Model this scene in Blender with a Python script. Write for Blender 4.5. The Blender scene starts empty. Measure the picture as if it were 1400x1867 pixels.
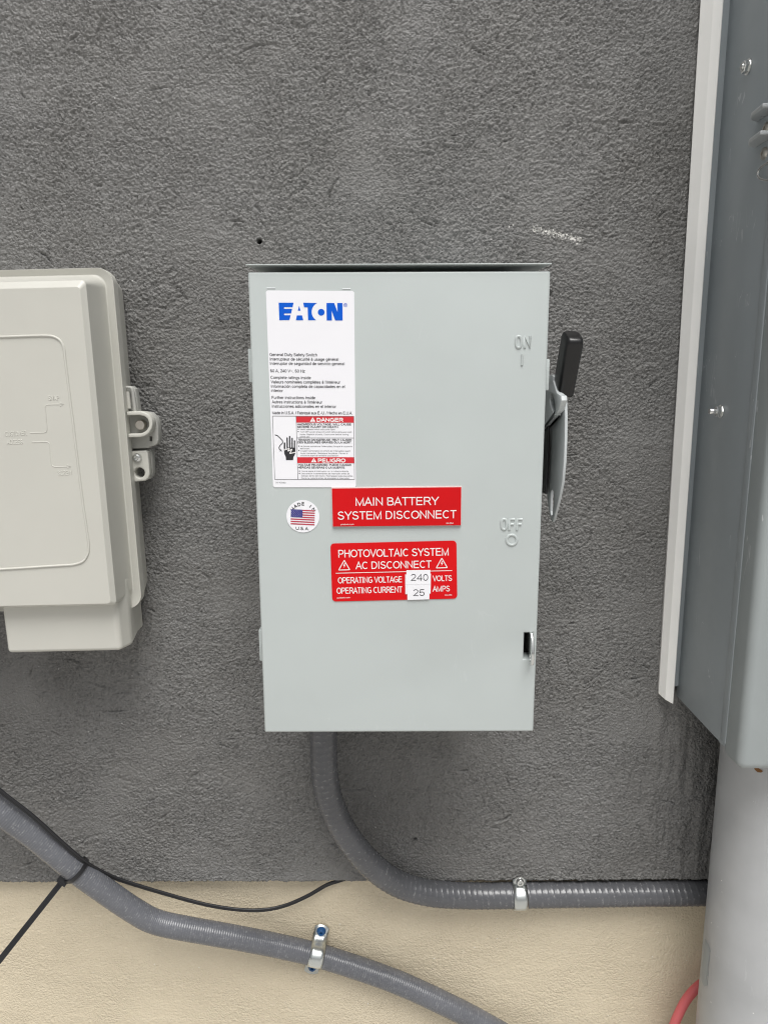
import bpy, bmesh, math, random
import numpy as np
from mathutils import Vector, Matrix, Euler

random.seed(7)
rng = np.random.default_rng(11)
scene = bpy.context.scene
COL = scene.collection

# ------------------------------------------------------------------ camera
F_PX, CX, CY = 1294.0, 700.0, 933.5
CAM_Z = 1.35
CAM_Y = -0.716                      # the dark stucco face is y = 0
PITCH, ROLL = math.radians(10.4), math.radians(0.2)
cam_data = bpy.data.cameras.new('camera')
cam_data.sensor_fit = 'VERTICAL'
cam_data.sensor_height = 36.0
cam_data.lens = 36.0 * F_PX / 1867.0
cam_data.clip_start, cam_data.clip_end = 0.02, 400.0
cam = bpy.data.objects.new('camera', cam_data)
COL.objects.link(cam)
RM = Matrix.Rotation(math.pi / 2 - PITCH, 3, 'X') @ Matrix.Rotation(-ROLL, 3, 'Z')
cam.location = (0, CAM_Y, CAM_Z)
cam.rotation_euler = RM.to_euler()
scene.camera = cam

# ------------------------------------------------------------------ sky, sun, exposure
SUN_EL, SUN_AZ = math.radians(64), math.radians(-8)     # azimuth measured from -Y towards -X
world = bpy.data.worlds.new('World')
scene.world = world
world.use_nodes = True
wn, wl = world.node_tree.nodes, world.node_tree.links
wn.clear()
w_out = wn.new('ShaderNodeOutputWorld'); w_bg = wn.new('ShaderNodeBackground')
w_sky = wn.new('ShaderNodeTexSky'); w_hs = wn.new('ShaderNodeHueSaturation')
w_sky.sky_type = 'NISHITA'; w_sky.sun_disc = False
w_sky.sun_elevation = SUN_EL
w_sky.sun_rotation = math.radians(180) + SUN_AZ
w_sky.dust_density = 6.0; w_sky.air_density = 1.0; w_sky.ozone_density = 1.0
w_hs.inputs['Saturation'].default_value = 0.12
w_bg.inputs['Strength'].default_value = 0.05
wl.new(w_sky.outputs[0], w_hs.inputs['Color']); wl.new(w_hs.outputs[0], w_bg.inputs['Color'])
wl.new(w_bg.outputs[0], w_out.inputs['Surface'])
sun_d = bpy.data.lights.new('sun', 'SUN'); sun_d.energy = 1.5
sun_d.angle = math.radians(34); sun_d.color = (1.0, 0.98, 0.95)
sun = bpy.data.objects.new('sun', sun_d); COL.objects.link(sun)
sdir = Vector((-math.sin(SUN_AZ) * math.cos(SUN_EL), -math.cos(SUN_AZ) * math.cos(SUN_EL), math.sin(SUN_EL)))
sun.rotation_euler = sdir.to_track_quat('Z', 'Y').to_euler()
vs = scene.view_settings
vs.view_transform = 'Standard'; vs.look = 'None'; vs.exposure = 0.92; vs.gamma = 1.0
vs.use_curve_mapping = False
scene.cycles.max_bounces = 6
scene.cycles.use_denoising = True
scene.cycles.pixel_filter_type = 'BLACKMAN_HARRIS'; scene.cycles.filter_width = 1.15
scene.cycles.use_adaptive_sampling = False

# ------------------------------------------------------------------ measuring helpers
CAMP = Vector((0, CAM_Y, CAM_Z))
def ray(px, py):
    return (RM @ Vector(((px - CX) / F_PX, -(py - CY) / F_PX, -1.0)))
def P(px, py, Y=0.0):                 # point of the plane y = Y
    d = ray(px, py); return CAMP + d * ((Y - CAM_Y) / d.y)
def PX(px, py, X):                    # point of the plane x = X
    d = ray(px, py); return CAMP + d * (X / d.x)
def PZ(px, py, z):
    d = ray(px, py); return CAMP + d * ((z - CAM_Z) / d.z)
def MPP(px, py, Y):                   # metres per photograph pixel there
    return (P(px + 1, py, Y) - P(px, py, Y)).length

# ------------------------------------------------------------------ object helpers
def root(name, label, cat, loc, group=None):
    o = bpy.data.objects.new(name, None); COL.objects.link(o)
    o.empty_display_size = 0.02
    o.location = loc; o['label'] = label; o['category'] = cat
    if group: o['group'] = group
    return o
def link(name, me, mat, parent=None, smooth=False, label=None):
    o = bpy.data.objects.new(name, me); COL.objects.link(o)
    if mat is not None:
        me.materials.clear(); me.materials.append(mat)
    if parent is not None:
        o.parent = parent
        if parent.type == 'EMPTY':
            o.matrix_parent_inverse = Matrix.Translation(-Vector(parent.location))
    if smooth:
        for p in me.polygons: p.use_smooth = True
    if label: o['label'] = label
    return o
def tag(o, label, cat, group=None):
    o['label'] = label; o['category'] = cat
    if group: o['group'] = group
    return o
def mesh(name, verts, faces):
    me = bpy.data.meshes.new(name); me.from_pydata([tuple(v) for v in verts], [], faces); me.update(); return me
def smooth_angle(o, deg=35):
    for p in o.data.polygons: p.use_smooth = True
    try: o.data.set_sharp_from_angle(angle=math.radians(deg))
    except Exception: pass
def bevel(o, w, seg=3, ang=30):
    m = o.modifiers.new('bevel', 'BEVEL'); m.width = w; m.segments = seg
    m.limit_method = 'ANGLE'; m.angle_limit = math.radians(ang); m.harden_normals = True
    for p in o.data.polygons: p.use_smooth = True
    return o
def box(name, x0, x1, y0, y1, z0, z1, mat, parent=None, bw=0.0, label=None, seg=2):
    bm = bmesh.new(); bmesh.ops.create_cube(bm, size=1.0)
    for v in bm.verts:
        v.co = Vector(((x0 + x1) / 2 + v.co.x * (x1 - x0), (y0 + y1) / 2 + v.co.y * (y1 - y0), (z0 + z1) / 2 + v.co.z * (z1 - z0)))
    if bw > 0:
        bmesh.ops.bevel(bm, geom=bm.edges[:], offset=bw, segments=seg, affect='EDGES', profile=0.5)
    me = bpy.data.meshes.new(name); bm.to_mesh(me); bm.free()
    o = link(name, me, mat, parent, label=label)
    if bw > 0: smooth_angle(o, 40)
    return o
def plate(name, outer, holes, pos, thick, axis, mat, parent=None, bev=0.0, label=None, bres=2):
    """outer/holes: 2D loops. axis 'Y': (x,z) at y = pos (front face), body runs back by thick.
       axis 'X': (y,z), plate centred on x = pos."""
    cu = bpy.data.curves.new('c', 'CURVE'); cu.dimensions = '2D'; cu.fill_mode = 'BOTH'
    for lp in [outer] + list(holes):
        sp = cu.splines.new('POLY'); sp.points.add(len(lp) - 1)
        for q, (a, b) in zip(sp.points, lp): q.co = (a, b, 0, 1)
        sp.use_cyclic_u = True
    if thick > 0:
        cu.extrude = max(thick / 2 - bev, 1e-5); cu.bevel_depth = bev; cu.bevel_resolution = bres; cu.offset = -bev
    t = bpy.data.objects.new('t', cu); me = bpy.data.meshes.new_from_object(t)
    bpy.data.objects.remove(t); bpy.data.curves.remove(cu)
    for v in me.vertices:
        a, b, c = v.co
        v.co = (a, pos - c + thick / 2, b) if axis == 'Y' else (pos + c, a, b)
    if axis == 'Y':
        pass
    else:
        me.flip_normals() if False else None
    me.name = name
    bm = bmesh.new(); bm.from_mesh(me); bmesh.ops.remove_doubles(bm, verts=bm.verts[:], dist=1e-6)
    bmesh.ops.recalc_face_normals(bm, faces=bm.faces[:]); bm.to_mesh(me); bm.free()
    o = link(name, me, mat, parent, label=label)
    if bev > 0: smooth_angle(o, 38)
    return o
def pxs(pts, Y):                      # picture points -> (x, z) on the plane y = Y
    return [(P(a, b, Y).x, P(a, b, Y).z) for a, b in pts]
def circ(cx, cz, r, n=24):
    return [(cx + r * math.cos(2 * math.pi * i / n), cz + r * math.sin(2 * math.pi * i / n)) for i in range(n)]
def rrect(x0, x1, z0, z1, r, n=6):
    pts = []
    for cx, cz, a0 in ((x1 - r, z1 - r, 0), (x0 + r, z1 - r, 90), (x0 + r, z0 + r, 180), (x1 - r, z0 + r, 270)):
        for i in range(n + 1):
            a = math.radians(a0 + 90 * i / n); pts.append((cx + r * math.cos(a), cz + r * math.sin(a)))
    return pts
def spline(pts, step):
    """Catmull-Rom through 3D points, resampled at an even step."""
    p = [Vector(q) for q in pts]; p = [p[0] * 2 - p[1]] + p + [p[-1] * 2 - p[-2]]
    dense = []
    for i in range(1, len(p) - 2):
        for k in range(40):
            t = k / 40
            dense.append(0.5 * ((2 * p[i]) + (-p[i - 1] + p[i + 1]) * t + (2 * p[i - 1] - 5 * p[i] + 4 * p[i + 1] - p[i + 2]) * t * t
                                + (-p[i - 1] + 3 * p[i] - 3 * p[i + 1] + p[i + 2]) * t ** 3))
    dense.append(p[-2])
    out = [dense[0]]; acc = 0.0; need = step
    for a, b in zip(dense, dense[1:]):
        L = (b - a).length
        while L > 1e-12 and acc + L >= need:
            out.append(a.lerp(b, (need - acc) / L)); need += step
        acc += L
    return out
def tube(name, path, r, mat, parent=None, seg=24, rfun=None, caps=True, label=None, offset=None):
    """sweep with parallel transport; rfun(s, angle) multiplies the radius"""
    n = len(path); verts = []; faces = []
    up = Vector((0, -1, 0)); s = 0.0; prev = None
    for i, c in enumerate(path):
        t = (path[min(i + 1, n - 1)] - path[max(i - 1, 0)]).normalized()
        u = (up - t * up.dot(t)).normalized(); up = u; w = t.cross(u)
        if prev is not None: s += (c - prev).length
        prev = c
        cc = c + (w * offset if offset else Vector((0, 0, 0)))
        for k in range(seg):
            a = 2 * math.pi * k / seg
            rr = r * (rfun(s, a) if rfun else 1.0)
            verts.append(cc + (u * math.cos(a) + w * math.sin(a)) * rr)
    for i in range(n - 1):
        for k in range(seg):
            faces.append((i * seg + k, i * seg + (k + 1) % seg, (i + 1) * seg + (k + 1) % seg, (i + 1) * seg + k))
    if caps:
        faces.append(tuple(range(seg))); faces.append(tuple((n - 1) * seg + k for k in reversed(range(seg))))
    me = mesh(name, verts, faces)
    bm = bmesh.new(); bm.from_mesh(me); bmesh.ops.recalc_face_normals(bm, faces=bm.faces[:]); bm.to_mesh(me); bm.free()
    o = link(name, me, mat, parent, smooth=True, label=label)
    if caps: smooth_angle(o, 50)
    return o
def lathe(name, prof, origin, axis, mat, parent=None, seg=28, label=None, hexa=False):
    """prof: (radius, height along axis) from base to top"""
    q = Vector(axis).to_track_quat('Z', 'Y'); verts = []; faces = []
    for r, h in prof:
        for k in range(seg):
            a = 2 * math.pi * k / seg
            verts.append(Vector(origin) + q @ Vector((r * math.cos(a), r * math.sin(a), h)))
    for i in range(len(prof) - 1):
        for k in range(seg):
            faces.append((i * seg + k, i * seg + (k + 1) % seg, (i + 1) * seg + (k + 1) % seg, (i + 1) * seg + k))
    faces.append(tuple(reversed(range(seg)))); faces.append(tuple((len(prof) - 1) * seg + k for k in range(seg)))
    o = link(name, mesh(name, verts, faces), mat, parent, label=label); smooth_angle(o, 30 if hexa else 40)
    return o

# ------------------------------------------------------------------ text: plain grotesque letters drawn as pen strokes (cap height 1)
def A_(cx, cy, rx, ry, a0, a1, n=10):
    return [(cx + rx * math.cos(math.radians(a0 + (a1 - a0) * i / n)), cy + ry * math.sin(math.radians(a0 + (a1 - a0) * i / n))) for i in range(n + 1)]
X_ = 0.68                                      # centre line of the x-height
GL = {
 'A': (.93, [[(.04, 0), (.465, .97), (.89, 0)], [(.19, .34), (.74, .34)]]),
 'B': (.93, [[(.15, .06), (.15, .94), (.5, .94)] + A_(.52, .735, .24, .205, 90, -90)[1:] + [(.15, .53)], [(.52, .53)] + A_(.55, .295, .27, .235, 90, -90)[1:] + [(.15, .06)]]),
 'C': (1.0, [A_(.53, .5, .41, .44, 48, 312, 20)]),
 'D': (1.0, [[(.15, .06), (.15, .94), (.46, .94)] + A_(.46, .5, .41, .44, 90, -90, 16)[1:] + [(.15, .06)]]),
 'E': (.93, [[(.83, .94), (.15, .94), (.15, .06), (.86, .06)], [(.15, .53), (.80, .53)]]),
 'F': (.85, [[(.79, .94), (.15, .94), (.15, 0)], [(.15, .50), (.70, .50)]]),
 'G': (1.08, [A_(.56, .5, .44, .44, 50, 315, 20) + [(.95, .18), (.95, .46), (.58, .46)]]),
 'H': (1.0, [[(.15, 0), (.15, 1)], [(.85, 0), (.85, 1)], [(.15, .53), (.85, .53)]]),
 'I': (.39, [[(.195, 0), (.195, 1)]]),
 'J': (.70, [[(.55, 1), (.55, .3)] + A_(.31, .3, .24, .24, 0, -170)[1:]]),
 'K': (.93, [[(.15, 0), (.15, 1)], [(.85, 1), (.15, .36)], [(.42, .6), (.9, 0)]]),
 'L': (.78, [[(.15, 1), (.15, .06), (.74, .06)]]),
 'M': (1.16, [[(.14, 0), (.14, .93), (.58, .06), (1.02, .93), (1.02, 0)]]),
 'N': (1.0, [[(.14, 0), (.14, .92), (.86, .08), (.86, 1)]]),
 'O': (1.08, [A_(.54, .5, .45, .44, 0, 360, 26)]),
 'P': (.93, [[(.15, 0), (.15, .94), (.53, .94)] + A_(.55, .695, .27, .245, 90, -90)[1:] + [(.15, .45)]]),
 'R': (1.0, [[(.15, 0), (.15, .94), (.55, .94)] + A_(.57, .71, .27, .23, 90, -90)[1:] + [(.15, .48)], [(.52, .48), (.70, .36), (.93, 0)]]),
 'S': (.93, [A_(.46, .735, .31, .215, 25, 180, 9) + [(.17, .64), (.30, .55), (.62, .47), (.77, .39)] + A_(.46, .275, .34, .225, 15, -175, 12)]),
 'T': (.85, [[(.03, .94), (.82, .94)], [(.425, .94), (.425, 0)]]),
 'U': (1.0, [[(.14, 1), (.14, .38)] + A_(.5, .38, .36, .33, 180, 360, 14)[1:] + [(.86, 1)]]),
 'V': (.93, [[(.04, 1), (.465, .05), (.89, 1)]]),
 'W': (1.32, [[(.04, 1), (.34, .05), (.66, .95), (.98, .05), (1.28, 1)]]),
 'X': (.93, [[(.05, 0), (.88, 1)], [(.05, 1), (.88, 0)]]),
 'Y': (.93, [[(.03, 1), (.465, .44), (.9, 1)], [(.465, .44), (.465, 0)]]),
 'Z': (.85, [[(.07, .94), (.76, .94), (.06, .06), (.8, .06)]]),
 '0': (.78, [A_(.39, .49, .28, .45, 0, 360, 22)]),
 '1': (.78, [[(.18, .75), (.47, .96), (.47, 0)]]),
 '2': (.78, [A_(.38, .70, .28, .25, 165, -30, 10) + [(.48, .42), (.10, .06), (.70, .06)]]),
 '3': (.78, [A_(.37, .73, .25, .22, 155, -80, 9), A_(.37, .28, .29, .24, 85, -160, 11)]),
 '4': (.78, [[(.56, 0), (.56, .94), (.07, .28), (.74, .28)]]),
 '5': (.78, [[(.66, .94), (.2, .94), (.13, .50)] + A_(.38, .32, .29, .27, 125, -160, 12)]),
 '6': (.78, [A_(.42, .60, .31, .36, 50, 180, 9) + [(.11, .4)], A_(.40, .31, .27, .26, 0, 360, 16)]),
 '8': (.78, [A_(.39, .73, .23, .21, 0, 360, 16), A_(.39, .28, .28, .24, 0, 360, 16)]),
 'a': (.78, [[(.12, .55)] + A_(.38, .50, .22, .18, 140, 0, 6) + [(.61, .12), (.68, .03)], [(.6, .42)] + A_(.36, .22, .25, .16, 90, 300, 10) + [(.6, .2)]]),
 'b': (.78, [[(.13, 0), (.13, 1)], A_(.40, .36, .27, .31, 0, 360, 16)]),
 'c': (.70, [A_(.38, .36, .27, .31, 45, 315, 14)]),
 'd': (.78, [[(.65, 0), (.65, 1)], A_(.38, .36, .27, .31, 0, 360, 16)]),
 'e': (.78, [[(.12, .38), (.66, .38)] + A_(.39, .37, .28, .31, 2, 318, 14)]),
 'f': (.39, [[(.37, .94), (.26, .94), (.18, .85), (.18, 0)], [(.02, X_), (.36, X_)]]),
 'g': (.78, [A_(.38, .36, .27, .31, 0, 360, 16), [(.65, .7), (.65, -.05)] + A_(.39, -.05, .26, .18, 0, -160, 8)[1:]]),
 'h': (.78, [[(.13, 0), (.13, 1)], A_(.38, .42, .25, .25, 165, 0, 9) + [(.63, 0)]]),
 'i': (.31, [[(.155, 0), (.155, .72)], [(.155, .88), (.155, 1)]]),
 'j': (.31, [[(.155, .72), (.155, -.15), (.05, -.23)], [(.155, .88), (.155, 1)]]),
 'k': (.70, [[(.13, 0), (.13, 1)], [(.6, .72), (.13, .26)], [(.3, .44), (.65, 0)]]),
 'l': (.31, [[(.155, 0), (.155, 1)]]),
 'm': (1.16, [[(.13, 0), (.13, .72)], A_(.35, .45, .21, .22, 165, 0, 8) + [(.56, 0)], A_(.79, .45, .22, .22, 170, 0, 8) + [(1.01, 0)]]),
 'n': (.78, [[(.13, 0), (.13, .72)], A_(.38, .42, .25, .25, 165, 0, 9) + [(.63, 0)]]),
 'o': (.78, [A_(.39, .36, .29, .31, 0, 360, 18)]),
 'p': (.78, [[(.13, .72), (.13, -.27)], A_(.40, .36, .27, .31, 0, 360, 16)]),
 'q': (.78, [[(.65, .72), (.65, -.27)], A_(.38, .36, .27, .31, 0, 360, 16)]),
 'r': (.46, [[(.13, 0), (.13, .72)], A_(.36, .44, .23, .22, 165, 75, 4)]),
 's': (.70, [A_(.34, .53, .22, .14, 30, 200, 8) + [(.3, .38), (.5, .3)] + A_(.34, .19, .24, .14, 30, -165, 8)]),
 't': (.39, [[(.18, .92), (.18, .14), (.25, .05), (.36, .06)], [(.02, X_), (.35, X_)]]),
 'u': (.78, [[(.13, .72), (.13, .3)] + A_(.37, .3, .24, .25, 180, 345, 9)[1:], [(.63, 0), (.63, .72)]]),
 'v': (.70, [[(.03, .72), (.35, .04), (.67, .72)]]),
 'w': (1.0, [[(.03, .72), (.26, .04), (.5, .68), (.74, .04), (.97, .72)]]),
 'x': (.70, [[(.05, 0), (.64, .72)], [(.05, .72), (.64, 0)]]),
 'y': (.70, [[(.03, .72), (.35, .04)], [(.67, .72), (.33, -.12), (.22, -.22), (.1, -.21)]]),
 'z': (.70, [[(.08, X_), (.6, X_), (.06, .05), (.64, .05)]]),
 ' ': (.39, []), '.': (.39, [[(.195, 0), (.195, .13)]]), ',': (.39, [[(.2, .12), (.2, 0), (.13, -.15)]]), "'": (.27, [[(.135, 1), (.135, .68)]]),
 '/': (.39, [[(.03, 0), (.36, 1)]]), '~': (.82, [[(.1, .42), (.25, .55), (.55, .42), (.72, .55)]]), '-': (.46, [[(.06, .36), (.4, .36)]]),
}
for base, acc, ch in (('e', 1, 'é'), ('a', -1, 'à'), ('e', -1, 'è'), ('o', 1, 'ó'), ('E', 1, 'É')):
    w_, s_ = GL[base]; h_ = 1.06 if base == 'E' else .80
    GL[ch] = (w_, s_ + [[(w_ / 2 - .06 * acc, h_), (w_ / 2 + .08 * acc, h_ + .18)]])
GL['œ'] = (1.2, GL['o'][1] + [[(x + .5, y) for x, y in q] for q in GL['e'][1]])
def text_strokes(s_):
    out = []; x = 0.0
    for ch in s_:
        w_, st_ = GL[ch]
        for q in st_: out.append([(x + a, b) for a, b in q])
        x += w_
    return out
def ribbon(pts, w_):
    """outline quads of one pen stroke, mitred"""
    closed = math.hypot(pts[0][0] - pts[-1][0], pts[0][1] - pts[-1][1]) < 1e-6
    if closed: pts = pts[:-1]
    n = len(pts); L, R = [], []
    for i, p in enumerate(pts):
        a = pts[i - 1] if (i > 0 or closed) else None; b = pts[(i + 1) % n] if (i < n - 1 or closed) else None
        def nr(u, v):
            dx, dy = v[0] - u[0], v[1] - u[1]; l = math.hypot(dx, dy) or 1; return (-dy / l, dx / l)
        if a is None: m = nr(p, b); k = 1
        elif b is None: m = nr(a, p); k = 1
        else:
            n1, n2 = nr(a, p), nr(p, b); mx, my = n1[0] + n2[0], n1[1] + n2[1]; l = math.hypot(mx, my) or 1e-6
            m = (mx / l, my / l); k = min(1 / max(m[0] * n1[0] + m[1] * n1[1], 0.35), 2.2)
        L.append((p[0] + m[0] * w_ / 2 * k, p[1] + m[1] * w_ / 2 * k)); R.append((p[0] - m[0] * w_ / 2 * k, p[1] - m[1] * w_ / 2 * k))
    v = L + R; f = [(i, (i + 1) % n, (i + 1) % n + n, i + n) for i in range(n if closed else n - 1)]
    return v, f
class Print:
    """collects flat lettering and shapes lying on one plane y = Y"""
    def __init__(s, Y): s.Y = Y; s.v = []; s.f = []; s.k = 0
    def lift(s): s.k += 1; return -(s.k % 4) * 6e-6
    def poly(s, pts):
        o = len(s.v); y = s.lift(); s.v += [P(a, b, s.Y) + Vector((0, y, 0)) for a, b in pts]; s.f.append(tuple(range(o, o + len(pts)))); return s
    def frame(s, st_, a, b, cap):
        xs_ = [x for q in st_ for x, _ in q]; x0, x1 = min(xs_), max(xs_); sc = cap * MPP(a[0], a[1], s.Y)
        p0 = P(a[0], a[1], s.Y)
        if b is None: d = Vector((1, 0, 0)); L = (x1 - x0) * sc
        else: d = P(b[0], b[1], s.Y) - p0; L = d.length; d.normalize()
        up = Vector((-d.z, 0, d.x)); return p0, d, up, x0, L / max(x1 - x0, 0.05), sc
    def text(s, txt, a, b, cap, weight=0.12):
        """baseline from picture point a to b, capital height cap pixels"""
        st_ = text_strokes(txt); p0, d, up, x0, sx, sc = s.frame(st_, a, b, cap)
        for q in st_:
            v, f = ribbon([((x - x0) * sx, y * sc) for x, y in q], weight * sc); o = len(s.v); y = s.lift()
            s.v += [p0 + d * x_ + up * y_ + Vector((0, y, 0)) for x_, y_ in v]; s.f += [tuple(o + i for i in g_) for g_ in f]
        return s
    def make(s, name, mat, parent, label=None, thick=0.0):
        me = mesh(name, s.v, s.f)
        bm = bmesh.new(); bm.from_mesh(me)
        bmesh.ops.triangulate(bm, faces=[f for f in bm.faces if len(f.verts) > 4])
        for f in bm.faces: f.normal_update()
        bmesh.ops.reverse_faces(bm, faces=[f for f in bm.faces if f.normal.y > 0])
        if thick:
            r = bmesh.ops.extrude_face_region(bm, geom=bm.faces[:])
            for v in [e for e in r['geom'] if isinstance(e, bmesh.types.BMVert)]: v.co.y -= thick
            bmesh.ops.recalc_face_normals(bm, faces=bm.faces[:])
        bm.to_mesh(me); bm.free()
        return link(name, me, mat, parent, label=label)

def seg_(pr, a, b, w):
    dx, dy = b[0] - a[0], b[1] - a[1]; L = math.hypot(dx, dy); nx_, ny_ = -dy / L * w / 2, dx / L * w / 2
    pr.poly([(a[0] + nx_, a[1] + ny_), (b[0] + nx_, b[1] + ny_), (b[0] - nx_, b[1] - ny_), (a[0] - nx_, a[1] - ny_)])
def c7(x, y): return (470 + x / 7, 700 + y / 7)

# ------------------------------------------------------------------ materials
def new_mat(name):
    m = bpy.data.materials.new(name); m.use_nodes = True
    nt = m.node_tree; b = nt.nodes['Principled BSDF']; return m, nt, b
def coords(nt):
    return nt.nodes.new('ShaderNodeTexCoord').outputs['Object']
def noise(nt, co, scale, detail=3, rough=0.55, dist=0.0):
    n = nt.nodes.new('ShaderNodeTexNoise'); n.inputs['Scale'].default_value = scale
    n.inputs['Detail'].default_value = detail; n.inputs['Roughness'].default_value = rough; n.inputs['Distortion'].default_value = dist
    nt.links.new(co, n.inputs['Vector']); return n.outputs['Fac']
def maprange(nt, v, a, b, c, d):
    n = nt.nodes.new('ShaderNodeMapRange'); n.inputs[1].default_value = a; n.inputs[2].default_value = b
    n.inputs[3].default_value = c; n.inputs[4].default_value = d; nt.links.new(v, n.inputs[0]); return n.outputs[0]
def mth(nt, op, a, b=None):
    n = nt.nodes.new('ShaderNodeMath'); n.operation = op
    for i, q in enumerate((a, b)):
        if q is None: continue
        if isinstance(q, (int, float)): n.inputs[i].default_value = q
        else: nt.links.new(q, n.inputs[i])
    return n.outputs[0]
def mixc(nt, fac, a, b):
    n = nt.nodes.new('ShaderNodeMix'); n.data_type = 'RGBA'
    if isinstance(fac, (int, float)): n.inputs[0].default_value = fac
    else: nt.links.new(fac, n.inputs[0])
    for i, q in ((6, a), (7, b)):
        if isinstance(q, tuple): n.inputs[i].default_value = (*q, 1)
        else: nt.links.new(q, n.inputs[i])
    return n.outputs[2]
def bump(nt, h, strength, dist, normal=None):
    n = nt.nodes.new('ShaderNodeBump'); n.inputs['Strength'].default_value = strength; n.inputs['Distance'].default_value = dist
    nt.links.new(h, n.inputs['Height'])
    if normal is not None: nt.links.new(normal, n.inputs['Normal'])
    return n.outputs[0]
def scaled(nt, co, s):
    n = nt.nodes.new('ShaderNodeMapping'); n.inputs['Scale'].default_value = s; nt.links.new(co, n.inputs['Vector']); return n.outputs[0]

def paint(name, col, rough=0.4, var=0.04, metallic=0.0, orange=0.0, wave=0.0, specks=None, spec=0.5, scratch=0.0):
    m, nt, b = new_mat(name); co = coords(nt)
    big = noise(nt, co, 14, 4)
    c = mixc(nt, maprange(nt, big, 0.35, 0.65, 0, 1), tuple(x * (1 - var) for x in col), tuple(min(1, x * (1 + var)) for x in col))
    if specks:
        v = nt.nodes.new('ShaderNodeTexVoronoi'); v.inputs['Scale'].default_value = specks[0]; v.inputs['Randomness'].default_value = 1
        nt.links.new(co, v.inputs['Vector'])
        near = mth(nt, 'LESS_THAN', v.outputs['Distance'], specks[2])
        sel = mth(nt, 'GREATER_THAN', v.outputs['Color'], specks[3])
        c = mixc(nt, mth(nt, 'MULTIPLY', near, sel), c, specks[1])
    if scratch:
        w = noise(nt, scaled(nt, co, (60, 60, 9)), 1.0, 2, 0.5, 1.5)
        band = mth(nt, 'LESS_THAN', mth(nt, 'ABSOLUTE', mth(nt, 'SUBTRACT', w, 0.5)), 0.006)
        gate = mth(nt, 'GREATER_THAN', noise(nt, co, 22, 2), 0.60)
        c = mixc(nt, mth(nt, 'MULTIPLY', mth(nt, 'MULTIPLY', band, gate), scratch), c, (0.62, 0.64, 0.65))
    nt.links.new(c, b.inputs['Base Color'])
    b.inputs['Metallic'].default_value = metallic; b.inputs['Specular IOR Level'].default_value = spec
    nt.links.new(maprange(nt, noise(nt, co, 60, 4), 0.3, 0.7, rough * 0.88, rough * 1.12), b.inputs['Roughness'])
    nrm = None
    if wave: nrm = bump(nt, noise(nt, co, 9, 1), wave, 0.004)
    if orange: nrm = bump(nt, noise(nt, co, 900, 2), orange, 0.0002, nrm)
    if nrm is not None: nt.links.new(nrm, b.inputs['Normal'])
    return m

M = {}
M['switch'] = paint('switch_grey_enamel', (0.465, 0.505, 0.50), 0.34, 0.02, orange=0.12, wave=0.35, scratch=0.10)
M['switch_body'] = paint('switch_body_enamel', (0.44, 0.47, 0.46), 0.45, 0.02, orange=0.1)
M['white_print'] = paint('white_label_film', (0.84, 0.84, 0.88), 0.38, 0.01)
M['white_ink'] = paint('white_ink', (0.86, 0.84, 0.84), 0.5, 0.0)
M['black_ink'] = paint('black_ink', (0.022, 0.022, 0.026), 0.5, 0.0)
M['grey_ink'] = paint('small_black_ink', (0.05, 0.05, 0.055), 0.5, 0.0)
M['blue_ink'] = paint('blue_ink', (0.0, 0.10, 0.60), 0.6, 0.0, spec=0.2)
M['navy_ink'] = paint('navy_ink', (0.018, 0.016, 0.20), 0.45, 0.0)
M['red_ink'] = paint('red_ink', (0.62, 0.022, 0.035), 0.45, 0.0)
M['stripe_ink'] = paint('stripe_red_ink', (0.46, 0.03, 0.06), 0.45, 0.0)
M['red_plastic'] = paint('red_engraving_plastic', (0.58, 0.001, 0.004), 0.55, 0.05, spec=0.25)
M['red_vinyl'] = paint('red_vinyl', (0.64, 0.001, 0.004), 0.55, 0.04, spec=0.25)
M['core'] = paint('white_plastic_core', (0.8, 0.72, 0.7), 0.5, 0.0)
M['steel'] = paint('zinc_plated_steel', (0.72, 0.73, 0.72), 0.22, 0.08, metallic=1.0, wave=0.4)
M['galv'] = paint('galvanised_strap_steel', (0.66, 0.69, 0.68), 0.3, 0.12, metallic=1.0, wave=0.8)
M['handle_metal'] = paint('handle_grey_enamel', (0.52, 0.55, 0.56), 0.32, 0.02)
M['black_rubber'] = paint('black_grip_vinyl', (0.006, 0.006, 0.0065), 0.30, 0.05, orange=0.15)
M['black_plastic'] = paint('black_nylon', (0.014, 0.014, 0.016), 0.38, 0.05)
M['cable'] = paint('black_cable_jacket', (0.016, 0.016, 0.018), 0.42, 0.05)
M['red_hose'] = paint('salmon_red_tube', (0.66, 0.14, 0.15), 0.45, 0.05)
M['beige'] = paint('beige_grey_plastic', (0.545, 0.54, 0.495), 0.40, 0.015, orange=0.1)
M['beige_dark'] = paint('grey_plastic_latch', (0.40, 0.40, 0.375), 0.42, 0.02)
M['pewter'] = paint('brushed_pin_metal', (0.55, 0.52, 0.47), 0.4, 0.06, metallic=0.9)
M['cabinet'] = paint('cabinet_grey_enamel', (0.33, 0.365, 0.385), 0.42, 0.03, orange=0.1, wave=0.15,
                     specks=(120, (0.62, 0.62, 0.6), 0.045, 0.86), scratch=0.5)
M['cover'] = paint('cabinet_cover_enamel', (0.32, 0.35, 0.355), 0.45, 0.03, orange=0.1, wave=0.2,
                   specks=(110, (0.75, 0.75, 0.72), 0.05, 0.84), scratch=0.7)
M['trim'] = paint('white_trim_paint', (0.86, 0.855, 0.83), 0.42, 0.02, specks=(90, (0.3, 0.29, 0.27), 0.04, 0.96))
M['pipe'] = paint('grey_painted_riser', (0.44, 0.45, 0.46), 0.42, 0.07, orange=0.1, wave=0.3,
                  specks=(95, (0.86, 0.86, 0.84), 0.06, 0.72), scratch=0.2)
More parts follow.
